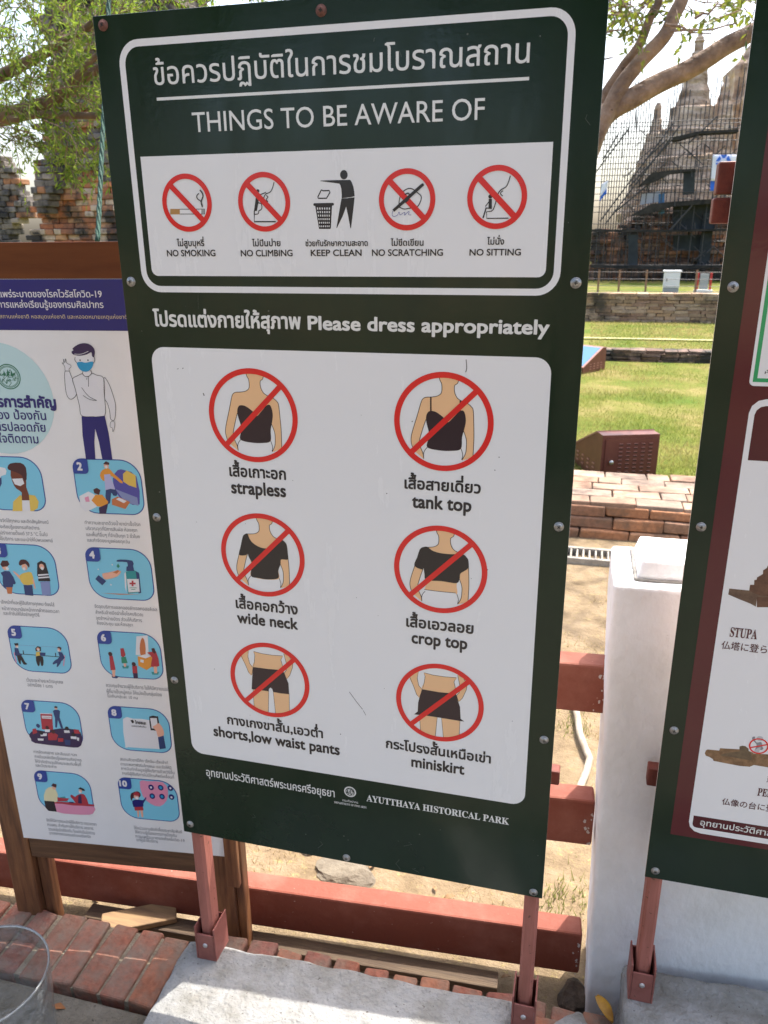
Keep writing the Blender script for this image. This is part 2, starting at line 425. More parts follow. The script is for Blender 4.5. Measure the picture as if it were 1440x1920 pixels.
a.build('emblem', t1)

# captions
def caption(rows, name='caption'):
    a = art()
    for t, l, r, h, ref, b in rows: a.text(t, l, r, h, TEXT, ref, bold=b)
    a.build(name, t1)
for th_, en in (
 (('ไม่สูบบุหรี่', (332.7, 461.5), (383.3, 462), 9.2), ('NO SMOKING', (314, 480.5), (404.3, 480.5), 11.5)),
 (('ไม่ปีนป่าย', (473.3, 461.7), (526, 461.7), 9.2), ('NO CLIMBING', (452.3, 480.5), (548.7, 480.3), 11.5)),
 (('ช่วยกันรักษาความสะอาด', (573.3, 461.5), (689.5, 460.8), 8.4), ('KEEP CLEAN', (583.3, 480), (678, 479.7), 11.5)),
 (('ไม่ขีดเขียน', (733, 460.8), (793.9, 460.5), 9.2), ('NO SCRATCHING', (697.8, 479.7), (830.3, 479.6), 11.8)),
 (('ไม่นั่ง', (913.4, 458.6), (945, 458.6), 9.4), ('NO SITTING', (880.5, 479), (976.2, 478.9), 11.8))):
    caption([(*th_, '\u0e2d', .022), (*en, 'H', .018)])
for th_, en in (
 (('เสื้อเกาะอก', (431.4, 892), (536, 899.4), 16), ('strapless', (435, 924), (536, 931), 15)),
 (('เสื้อสายเดี่ยว', (759.2, 915.2), (900.6, 923.7), 16), ('tank top', (773.2, 950.8), (883.1, 956.7), 15.5)),
 (('เสื้อคอกว้าง', (443.3, 1139.2), (557.9, 1149.6), 14.5), ('wide neck', (446, 1167), (558.4, 1178.3), 13)),
 (('เสื้อเอวลอย', (762.4, 1174), (887, 1186.2), 15), ('crop top', (772.4, 1205), (875.3, 1215.2), 14)),
 (('กางเกงขาสั้น,เอวต่ำ', (427, 1356.7), (605.3, 1382.7), 12.5), ('shorts,low waist pants', (401.7, 1378.8), (636.6, 1412.7), 12)),
 (('กระโปรงสั้นเหนือเข่า', (724.2, 1401.5), (919.5, 1430.7), 13), ('miniskirt', (771.9, 1436.7), (870, 1448.9), 12.5))):
    caption([(*th_, '\u0e2d', .03), (*en, 'x', .028)])

# ------------------------------------------------------------------ the pictograms
def circ(u, v, r): return Vector((u * W, ZB + H - v * W)), r * W
SMALL = [circ(*q) for q in ((.1736, .3508, .0568), (.3465, .3521, .0569), (.6455, .353, .0565), (.8206, .352, .0567))]
BIG = [circ(*q) for q in ((.2919, .7981, .107), (.7248, .7916, .1065), (.2939, 1.1359, .1066), (.7235, 1.1303, .1066), (.2917, 1.4767, .1067), (.7273, 1.4762, .1065))]
def sign_ring(name, c, r, big, k):
    a = art(); w_ = r * (.115 if big else .18); a.ring(c, r, w_, RED, 6)
    bw = r * (.115 if big else .20); q = (r - w_ * .6) * .7071; s = 1 if big else -1
    a.stroke([(c[0] - q, c[1] - s * q), (c[0] + q, c[1] + s * q)], bw, RED, 6.5)
    return a.build(name, t1)
# no smoking
o = sign_ring('no_smoking_pictogram', *SMALL[0], False, 0)
a = art((200, 0, 3))
a.poly([(412, 1175), (552, 1174), (552, 1206), (412, 1206)], BLACK, 1.6, False); a.poly([(412, 1179), (534, 1178), (534, 1202), (412, 1202)], WHITE, 2, False)
a.poly([(358, 1175), (412, 1175), (412, 1206), (358, 1206)], TAN, 2.2, False); a.poly([(536, 1176), (549, 1176), (549, 1204), (536, 1204)], GREY, 2.2, False)
a.build('cigarette', o)
a = art((200, 0, 3))
a.line([(540, 1166), (533, 1135), (543, 1105), (538, 1085), (525, 1068)], .0022, BLACK, 7); a.line([(541, 1160), (530, 1132), (512, 1118), (508, 1102), (520, 1088)], .0016, BLACK, 7.3)
a.build('smoke', o)
# no climbing
o = sign_ring('no_climbing_pictogram', *SMALL[1], False, 1)
a = art((200, 0, 3))
a.disc(a.p((851, 1074)), .0026, BLACK, 4); a.poly([(842, 1086), (858, 1086), (855, 1135), (846, 1186), (829, 1188), (836, 1140)], BLACK, 4, False)
for P, w_ in (([(855, 1096), (872, 1092), (897, 1082)], .0016), ([(850, 1140), (872, 1143), (880, 1128), (895, 1150)], .0016), ([(942, 1025), (932, 1062), (918, 1082), (895, 1092), (882, 1118)], .0014), ([(898, 1100), (908, 1108), (898, 1122), (908, 1135)], .0014), ([(882, 1140), (893, 1160), (900, 1170)], .0012), ([(868, 1135), (874, 1165), (868, 1180), (857, 1186), (853, 1202), (834, 1206)], .0014)): a.line(P, w_, BLACK, 4)
a.line([(831, 1186), (831, 1247), (952, 1247)], .0020, BLACK, 4, False)
a.build('climber_figure', o)
# keep clean
z = (570, 300, 13.09)
a = art(z); a.disc(a.p((980, 362)), .0062, BLACK, 3, ry=.0068)
a.poly([(405, 505), (560, 498), (1000, 490), (1135, 488), (1170, 540), (1215, 660), (1235, 780), (1245, 888), (1150, 912), (925, 940), (928, 850), (915, 700), (895, 620), (865, 580), (600, 545), (405, 520)], BLACK, 2, False)
a.poly([(922, 944), (1070, 936), (1160, 922), (1243, 918), (1225, 1100), (1190, 1400), (1155, 1675), (1138, 1675), (1090, 1400), (1036, 1145), (950, 1380), (810, 1668), (798, 1662), (850, 1350), (890, 1120)], BLACK, 2, False)
o = a.build('keep_clean_pictogram', t1)
a = art(z); a.line([(425, 735), (470, 755), (620, 750), (640, 790), (555, 940), (350, 940), (340, 910), (400, 790)], .0019, BLACK, 3, False, True); a.build('paper_sheet', o)
a = art(z)
rim = [a.p(q) for q in ((230, 1095), (735, 1090))]; a.fill(rrect(rim[0].x, rim[0].y - .0021, rim[1].x, rim[0].y + .0021, .002), BLACK, 2.2)
out = [(272, 1110), (690, 1108), (660, 1675), (640, 1692), (370, 1692)]; hol = []
for i in range(6):
    for j in range(6):
        y0 = 1165 + i * 88; y1 = y0 + 52 - i * 2
        def X(f, y): t = (y - 1110) / 580; l = 272 + 92 * t; r_ = 690 - 30 * t; return l + (r_ - l) * f
        f0 = .085 + j * .145; f1 = f0 + .072
        hol.append([(X(f0, y0), y0), (X(f1, y0), y0), (X(f1, y1), y1), (X(f0, y1), y1)])
a.fill([a.p(q) for q in out], BLACK, 2, [[a.p(q) for q in h][::-1] for h in hol]); a.build('waste_basket', o)
# no scratching
o = sign_ring('no_scratching_pictogram', *SMALL[2], False, 3)
a = art((640, 0, 2.769))
a.line([(305, 1078), (300, 1050), (312, 1005), (340, 982), (366, 980), (395, 1000), (416, 1024), (400, 1068), (372, 1080)], .0015, BLACK, 4)
a.poly([(266, 1088), (415, 955), (425, 951), (431, 962), (345, 1040), (275, 1100)], BLACK, 8, False)
a.line([(330, 1010), (350, 1004), (352, 1030), (335, 1050), (322, 1040)], .0018, BLACK, 7.6); a.line([(300, 1075), (325, 1085), (352, 1082), (372, 1078)], .0014, BLACK, 4)
a.build('writing_hand', o)
a = art((640, 0, 2.769)); a.line([(268, 1096), (264, 1116), (275, 1124), (292, 1116), (300, 1100), (305, 1116), (318, 1108), (330, 1102), (328, 1118), (340, 1106), (352, 1098), (350, 1114), (363, 1116)], .0007, BLUE, 4); a.build('scribble', o)
# no sitting
o = sign_ring('no_sitting_pictogram', *SMALL[3], False, 4)
a = art((640, 0, 2.769)); a.disc(a.p((774, 1020)), .0030, BLACK, 4)
a.poly([(766, 1032), (782, 1032), (782, 1080), (764, 1084)], BLACK, 4, False)
for P, w_ in (([(878, 912), (868, 945), (855, 970), (830, 985), (815, 1005), (802, 1050), (790, 1085), (780, 1095)], .0015), ([(840, 990), (826, 1003), (838, 1018)], .0014), ([(822, 1032), (815, 1045), (825, 1055)], .0012), ([(768, 1046), (748, 1072)], .0014)): a.line(P, w_, BLACK, 4)
for P, w_ in (([(782, 1082), (752, 1080), (736, 1132)], .0022), ([(782, 1096), (754, 1100), (755, 1134), (868, 1133)], .0015)): a.line(P, w_, BLACK, 4.2, False)
a.build('sitting_figure', o)

# the six dress code circles: figures are drawn in units of their own circle and reused
def norm(P, zoom, k):
    a = art(zoom); c, r = BIG[k]
    return [((a.p(q) - c) / r) for q in P]
ZT, ZN, ZC = (660, 560, 3.4286), (360, 940, 3.84), (660, 960, 3.692)
TORSO = norm([(560, 500), (566, 525), (577, 548), (578, 590), (570, 612), (545, 627), (510, 632), (475, 634), (455, 645), (443, 670), (420, 750), (395, 830), (382, 880), (380, 915), (388, 950), (410, 985), (440, 1012), (462, 1028), (455, 990), (438, 945), (434, 915), (445, 870), (462, 815), (476, 775), (490, 830), (492, 900), (484, 955), (560, 975), (640, 978), (702, 965), (700, 900), (716, 845), (735, 905), (735, 960), (728, 1000), (706, 1037), (745, 1028), (778, 1012), (784, 900), (783, 800), (780, 720), (768, 695), (740, 672), (700, 655), (675, 635), (660, 600), (660, 560), (678, 545), (688, 520), (691, 505), (625, 498)], ZT, 1)
OUT = [norm(P, ZT, 1) for P in ([(562, 502), (566, 525), (577, 548), (578, 590), (570, 612), (545, 627), (510, 632), (475, 634), (455, 645), (443, 670), (420, 750), (395, 830), (382, 880), (380, 915), (388, 950), (405, 982)],
  [(440, 955), (434, 915), (445, 870), (462, 815), (476, 775)], [(688, 520), (678, 545), (660, 560), (660, 600), (675, 635), (700, 655), (740, 672), (768, 695), (780, 720), (783, 800), (784, 900), (778, 1010)],
  [(716, 845), (735, 905), (735, 960), (728, 1000), (706, 1037), (712, 1005), (702, 965)], [(462, 1028), (460, 995), (470, 972), (484, 955)], [(438, 950), (455, 990), (462, 1028)])]
SWEET = norm([(476, 770), (482, 740), (500, 722), (540, 728), (590, 765), (615, 795), (650, 765), (690, 725), (715, 720), (728, 745), (732, 790), (722, 840), (708, 890), (700, 965), (640, 978), (560, 975), (484, 955), (490, 905), (494, 860), (482, 810)], ZT, 1)
WIDE = norm([(400, 232), (380, 238), (365, 262), (352, 320), (340, 383), (388, 387), (400, 375), (412, 405), (432, 450), (425, 535), (480, 552), (550, 562), (622, 552), (622, 500), (638, 450), (643, 418), (690, 418), (690, 370), (683, 315), (665, 288), (640, 275), (625, 295), (590, 322), (540, 338), (490, 330), (440, 300), (415, 268)], ZN, 2)
CROP = norm([(520, 240), (490, 245), (470, 265), (455, 305), (432, 370), (488, 398), (496, 385), (502, 430), (515, 470), (620, 478), (722, 492), (745, 462), (752, 425), (803, 390), (803, 340), (790, 308), (765, 290), (740, 285), (700, 292), (620, 285), (560, 268)], ZC, 3)
CROPWAIST = norm([(500, 536), (610, 550), (718, 560), (735, 640), (480, 620)], ZC, 3)
BELLY = norm([(500, 1112), (506, 1140), (500, 1180), (488, 1228), (600, 1250), (720, 1260), (712, 1200), (706, 1175), (722, 1146), (640, 1140), (560, 1128)], ZC, 5)
ARML = norm([(398, 1135), (460, 1100), (452, 1150), (462, 1200), (485, 1228), (470, 1283), (448, 1264), (430, 1215)], ZC, 5)
ARMR = norm([(732, 1130), (770, 1148), (797, 1190), (792, 1230), (765, 1288), (738, 1312), (724, 1270), (742, 1250), (746, 1200)], ZC, 5)
SKIRT = norm([(486, 1226), (600, 1246), (720, 1257), (735, 1310), (748, 1350), (752, 1430), (778, 1450), (735, 1444), (620, 1425), (520, 1410), (430, 1400), (455, 1380), (458, 1320), (470, 1270)], ZC, 5)
LEGS = [norm([(468, 1400), (590, 1420), (577, 1557), (520, 1545), (474, 1515)], ZC, 5), norm([(620, 1425), (748, 1443), (742, 1545), (690, 1562), (633, 1562)], ZC, 5)]
SHORTS = norm([(440, 1192), (545, 1206), (655, 1215), (675, 1260), (695, 1310), (700, 1388), (640, 1382), (585, 1372), (578, 1350), (565, 1340), (555, 1350), (553, 1367), (480, 1358), (430, 1352), (433, 1280)], ZN, 4)
SLEGS = [norm([(440, 1348), (553, 1362), (550, 1522), (500, 1508), (448, 1478)], ZN, 4), norm([(585, 1368), (700, 1384), (702, 1512), (650, 1528), (602, 1527)], ZN, 4)]
def fig(k, name, fn):
    c, r = BIG[k]; o = sign_ring(name, c, r, True, k)
    P = lambda Q: [(c[0] + q[0] * r, c[1] + q[1] * r) for q in Q]
    a = art(); fn(a, P, r); a.build('figure', o)
SM = lambda Q: smooth_path(Q, True)
def outl(a, P, r):
    for Q in OUT: a.stroke(smooth_path(P(Q)), .0011, BLACK, 3.4)
def f_strapless(a, P, r): a.fill(SM(P(TORSO)), SKIN, 2); a.fill(SM(P(SWEET)), BROWN, 3); outl(a, P, r)
def f_tank(a, P, r):
    f_strapless(a, P, r)
    for s in ([(507, 634), (507, 730)], [(697, 655), (695, 730)]): a.stroke(P(norm(s, ZT, 1)), .0026, BROWN, 3.2)
def f_wide(a, P, r): a.fill(SM(P(TORSO)), SKIN, 2); outl(a, P, r); a.fill(SM(P(WIDE)), BLACK, 3.8)
def f_crop(a, P, r):
    a.fill(SM(P(TORSO)), SKIN, 2); outl(a, P, r); a.fill(SM(P(CROP)), BLACK, 3.8); a.fill(P(CROPWAIST), WHITE, 3)
    a.stroke(smooth_path(P(CROPWAIST[:3])), .0010, BLACK, 3.6)
def lower(a, P, r, legs, cl):
    for Q in (BELLY, ARML, ARMR): a.fill(SM(P(Q)), SKIN, 2); a.stroke(P(Q), .0009, BLACK, 2.6, True)
    for Q in legs: a.fill(P(Q), SKIN, 2); a.stroke(P(Q), .0009, BLACK, 2.6, True)
    a.fill(P(cl), BROWN, 3.2)
fig(0, 'strapless_pictogram', f_strapless); fig(1, 'tank_top_pictogram', f_tank); fig(2, 'wide_neck_pictogram', f_wide); fig(3, 'crop_top_pictogram', f_crop)
fig(4, 'shorts_pictogram', lambda a, P, r: lower(a, P, r, SLEGS, SHORTS)); fig(5, 'miniskirt_pictogram', lambda a, P, r: lower(a, P, r, LEGS, SKIRT))

# screws, posts in their steel sockets, cross rails behind
for x, z, ru in [(.018, q, q > 2) for q in (2.053, 1.659, 1.218, .855, .484)] + [(.782, q, q > 2) for q in (2.053, 1.661, 1.263, .837, .473)] + [(.385, 2.049, True), (.386, .472, False)]:
    screw(t1, x, z, 0, ru)
BOLT = mat('bolt_steel', (.45, .43, .42), .4, metal=.7)
def legs(parent, xs, zg, y0, ztop, wp=.030, dp=.045):
    for x in xs:
        mb = MB(); mb.box((x, y0 + dp / 2, (zg + .03 + ztop) / 2), (wp, dp, ztop - zg - .03), POST)
        p = mb.build('post', parent, bevel=.006, seg=1)
        mb = MB(); ww, d, h, t = wp + .022, dp + .022, .088, .004
        zc = zg + h / 2 - .004
        yb = y0 + dp / 2
        for sx in (-1, 1): mb.box((x + sx * (ww / 2 - t / 2), yb, zc + .006), (t, d, h + .012), SOCK)
        mb.box((x, yb - d / 2 + t / 2, zc - .004), (ww - 2 * t - .001, t, h - .008), SOCK); mb.box((x, yb + d / 2 - t / 2, zc), (ww - 2 * t - .001, t, h), SOCK)
        s = mb.build('socket', p, bevel=.0012)
        mb = MB(); mb.lathe([(.006, 0), (.006, .002), (.004, .004), (.001, .0042)], BOLT, 14, (x, yb - d / 2, zg + .045), 'Y'); mb.build('bolt', s)
def cross_rail(parent, x0, x1, z0, z1, y0, y1):
    mb = MB(); rbox(mb, x0, z0, x1, z1, y0, y1, RAILW); mb.build('cross_rail', parent, bevel=.003)
legs(t1, (.026, .779), .088, .0065, 2.06)
cross_rail(t1, -.02, .793, 1.80, 1.85, .053, .085); cross_rail(t1, -.02, .816, .698, .730, .053, .080)

# ------------------------------------------------------------------ the health poster on its wooden frame
B2 = Board(.15, .12)
t2 = thing('poster_board', 'white health poster with numbered blue picture cards on a wooden frame, standing left', 'poster', (0, .15, 0), .12)
WOOD = mat('frame_wood', (.22, .092, .036), .5, (.075, .026, .012), 9, bump=.25, bscale=40, stretch=(6, 6, .5), bdist=.003)
WOODH = mat('frame_wood_rail', (.15, .075, .035), .55, (.07, .032, .016), 9, bump=.25, bscale=40, stretch=(.5, 6, 6), bdist=.003)
HEADB = mat('header_board', (.16, .050, .014), .38, (.10, .028, .008), 5, stretch=(.4, 1, 3), spec=.2)
PW = mat('poster_white', (.80, .785, .785), .32, (.74, .72, .71), 3, lo=.4, hi=.75, bump=.06, bscale=60, bdist=.001)
NAVY = ink('navy', (.012, .010, .15), .3); SKY = ink('card_sky', (.20, .56, .74), .3); CARDL = ink('card_line', (.02, .055, .30), .3); TEAL = ink('teal', (.50, .68, .70), .3)
PT = ink('poster_text', (.17, .17, .20), .4); NT = ink('navy_text', (.025, .02, .16), .4); YT = ink('yellow_text', (.62, .50, .28), .4); PWH = ink('poster_lettering', (.74, .73, .76), .4); EMG = ink('emblem_green', (.03, .17, .10), .4)
C_ = dict(hair=(.06, .012, .02), red=(.42, .03, .05), orange=(.75, .30, .04), yellow=(.72, .50, .10), skin=(.80, .42, .30), dskin=(.16, .035, .02), lav=(.45, .45, .70), purple=(.08, .075, .35), teal2=(.02, .28, .30), pink=(.72, .28, .42), cream=(.75, .68, .42), jean=(.02, .045, .16), rust=(.55, .17, .06), mask=(.02, .30, .55), slate=(.22, .27, .50), black=(.015, .012, .02), green=(.02, .25, .15), plum=(.03, .012, .07))
C_ = {k: ink('c_' + k, v, .35) for k, v in C_.items()}; C_['white'] = PWH; C_['navy'] = NAVY
def art2(zoom=None): return Art(B2, zoom)
PL, PR, PB, PT_ = -.531, .03, .256, 1.726
mb = MB(); rbox(mb, PL, PB, PR, 1.657, -.0012, 0, PW); mb.build('poster_sheet', t2)
mb = MB(); rbox(mb, PL - .03, 1.6575, PR, PT_, -.0012, .004, HEADB); mb.build('header_board', t2, bevel=.001)
a = art2(); z = 13 * LAYER
a.fill([(PL, 1.557), (PR, 1.557), (PR, 1.6565), (PL, 1.6565)], NAVY, 13)
a.build('blue_header', t2)
a = art2(); L0 = 14
a.text('แพร่ระบาดของโรคไวรัสโควิด-19', (-1, 557), (192, 556.5), 9.5, PWH, bold=.012, layer=L0)
a.text('การแหล่งเรียนรู้ของกรมศิลปากร', (-2, 576.5), (195, 576.8), 9.5, PWH, bold=.010, layer=L0)
a.text('าสถานแห่งชาติ หอสมุดแห่งชาติ และหอจดหมายเหตุแห่งชาติ', (-4, 596.5), (240, 597), 5.6, YT, layer=L0)
a.build('header_lettering', t2)
# pale disc with emblem and four lines
a = art2(); c = a.p((2, 748)); r = a.p((101, 748)).x - c.x; a.disc(c, r, TEAL, 13); a.build('teal_disc', t2)
a = art2(); c = a.p((17, 706)); r = .0265; a.ring(c, r, .0022, EMG, 14.5); a.ring(c, r * .86, .0012, EMG, 14.5); a.ring(c, r * .78, .0010, EMG, 14.5)
rs = random.Random(11)
for k in range(26):
    q = rs.uniform(0, 6.28); d = rs.uniform(.15, .6) * r; o_ = Vector((c[0] + d * math.cos(q), c[1] + d * math.sin(q) * .9))
    P = [o_ + Vector((rs.uniform(-.25, .25), rs.uniform(-.25, .25))) * r for _ in range(3)]; a.stroke(smooth_path(P), .0011, EMG, 14.5 + k * .1)
for sx in (-1, 0, 1): a.fill([(c[0] + sx * .008 - .0035, c[1] + .002), (c[0] + sx * .008 + .0035, c[1] + .002), (c[0] + sx * .0085, c[1] + .017 - abs(sx) * .004)], EMG, 17.5)
a.build('emblem', t2)
a = art2()
a.text('รการสำคัญ', (-2, 762), (106, 763.5), 15, NT, bold=.045, layer=15); a.text('อง ป้องกัน', (-2, 785), (88, 787), 12.5, NT, bold=.015, layer=15)
a.text('ารปลอดภัย', (-3, 807), (87, 810), 12.5, NT, bold=.015, layer=15); a.text('ใจติดตาม', (0, 829), (74, 833), 12.5, NT, bold=.015, layer=15)
a.build('disc_lettering', t2)
# the man with the mask
Z8 = (0, 500, 3.839); a = art2(Z8); b_ = 13
def body(P, m, ly=0, k=3): a.fill(smooth_path([a.p(q) for q in P], True, k), m, b_ + ly)
def ol(P, ly=1, w=.0011, cl=False): a.line(P, w, C_['black'], b_ + ly, True, cl)
for P in ([(525, 810), (510, 772), (500, 752), (470, 755), (470, 830), (480, 910), (500, 948), (525, 950), (552, 920), (545, 880)], [(750, 800), (785, 840), (815, 920), (835, 1000), (828, 1097), (800, 1097), (792, 1040), (775, 980), (755, 940)]): body(P, PWH, 0); ol(P, 1, cl=True)
P = [(595, 770), (560, 785), (525, 810), (545, 880), (575, 1000), (590, 1070), (670, 1078), (757, 1070), (756, 940), (750, 805), (700, 780), (665, 768), (640, 790), (615, 788)]; body(P, PWH, 1); ol(P, 2, cl=True)
body([(590, 1075), (670, 1080), (757, 1072), (785, 1200), (812, 1388), (740, 1388), (715, 1260), (688, 1165), (682, 1260), (690, 1388), (622, 1388), (597, 1210)], NAVY, 2, 1)
body([(600, 745), (640, 745), (660, 768), (640, 788), (615, 788), (598, 770)], C_['white'], 2); ol([(602, 748), (598, 770), (615, 788), (640, 788), (662, 768), (655, 745)], 3)
body([(548, 640), (665, 620), (672, 690), (650, 738), (618, 752), (585, 738), (558, 690)], C_['white'], 3); ol([(545, 650), (542, 670), (558, 695), (585, 738), (618, 752), (650, 738), (672, 700), (686, 672), (680, 645)], 4)
body([(518, 612), (532, 600), (526, 588), (560, 562), (600, 550), (640, 555), (670, 575), (686, 605), (680, 650), (666, 642), (660, 615), (630, 630), (580, 640), (532, 632)], C_['plum'], 5)
a.line([(540, 628), (590, 628), (640, 608)], .001, C_['white'], b_ + 6)
body([(558, 690), (590, 684), (620, 690), (673, 682), (668, 722), (645, 748), (618, 756), (588, 746), (566, 722)], C_['mask'], 5)
for x in (580, 637): a.disc(a.p((x, 672)), .0016, C_['black'], b_ + 5)
P = [(474, 748), (469, 718), (449, 690), (463, 696), (459, 664), (470, 690), (476, 660), (483, 692), (512, 708), (513, 722), (500, 735), (502, 748)]; a.poly(P, C_['white'], b_ + 2, False); ol(P, 3, .0008, True)
P = [(802, 1115), (796, 1150), (812, 1160), (815, 1187), (826, 1160), (828, 1118)]; a.poly(P, C_['white'], b_ + 2, False); ol(P, 3, .0008, True)
for P in ([(590, 868), (640, 930), (700, 962)], [(600, 925), (650, 955), (698, 962)], [(640, 792), (640, 862)], [(628, 800), (628, 812)]): ol(P, 4, .001)
a.build('masked_man_drawing', t2)
# the ten cards
ZA, ZB2 = (0, 950, 4), (0, 1280, 3.6)
q5l, q5r = art2().p((15, 1200)).x, art2().p((131, 1240)).x; q9l, q9r = art2().p((70, 1470)).x, art2().p((178, 1500)).x
CL = ((q5l + q9l) / 2, (q5r + q9r) / 2); CR = (-.2465, -.0935)
ROWS = [(B2.px(*p).y, B2.px(*q).y) for p, q in (((200, 860.5), (245, 965)), ((230, 1028), (262, 1125.5)), ((250, 1185), (287, 1273.5)), ((265, 1326.5), (303, 1411)), ((285, 1461), (317, 1539.5)))]
def card(k):
    x0, x1 = CL if k % 2 else CR; z1, z0 = ROWS[(k - 1) // 2]
    a = art2(); R4 = (.045, .030, .046, .022)
    a.fill(rrect(x0, z0, x1, z1, R4), CARDL, 13); a.fill(rrect(x0 + .0022, z0 + .0022, x1 - .0022, z1 - .0022, [q - .002 for q in R4]), SKY, 14)
    a.fill(rrect(x0 + .0005, z1 - .034, x0 + .036, z1 - .0005, (.004, .010, .004, .021)), CARDL, 24)
    n = str(k); a.text_at(n, x0 + (.0115 if k < 10 else .0055), z1 - .0255, .02, .0165, PWH, '2', bold=.05, layer=26)
    return a
def blobs(a, zoom, items):
    a.zoom = zoom
    for i, (m, P) in enumerate(items):
        m = C_[m]
        if len(P) == 3 and not isinstance(P[2], tuple): a.disc(a.p(P[:2]), P[2], m, 15 + i * .25, ry=P[2] * 1.15, n=18)
        else: a.fill(smooth_path([a.p(q) for q in P], True, 2 if len(P) > 6 else 1), m, 15 + i * .25)
    a.zoom = None
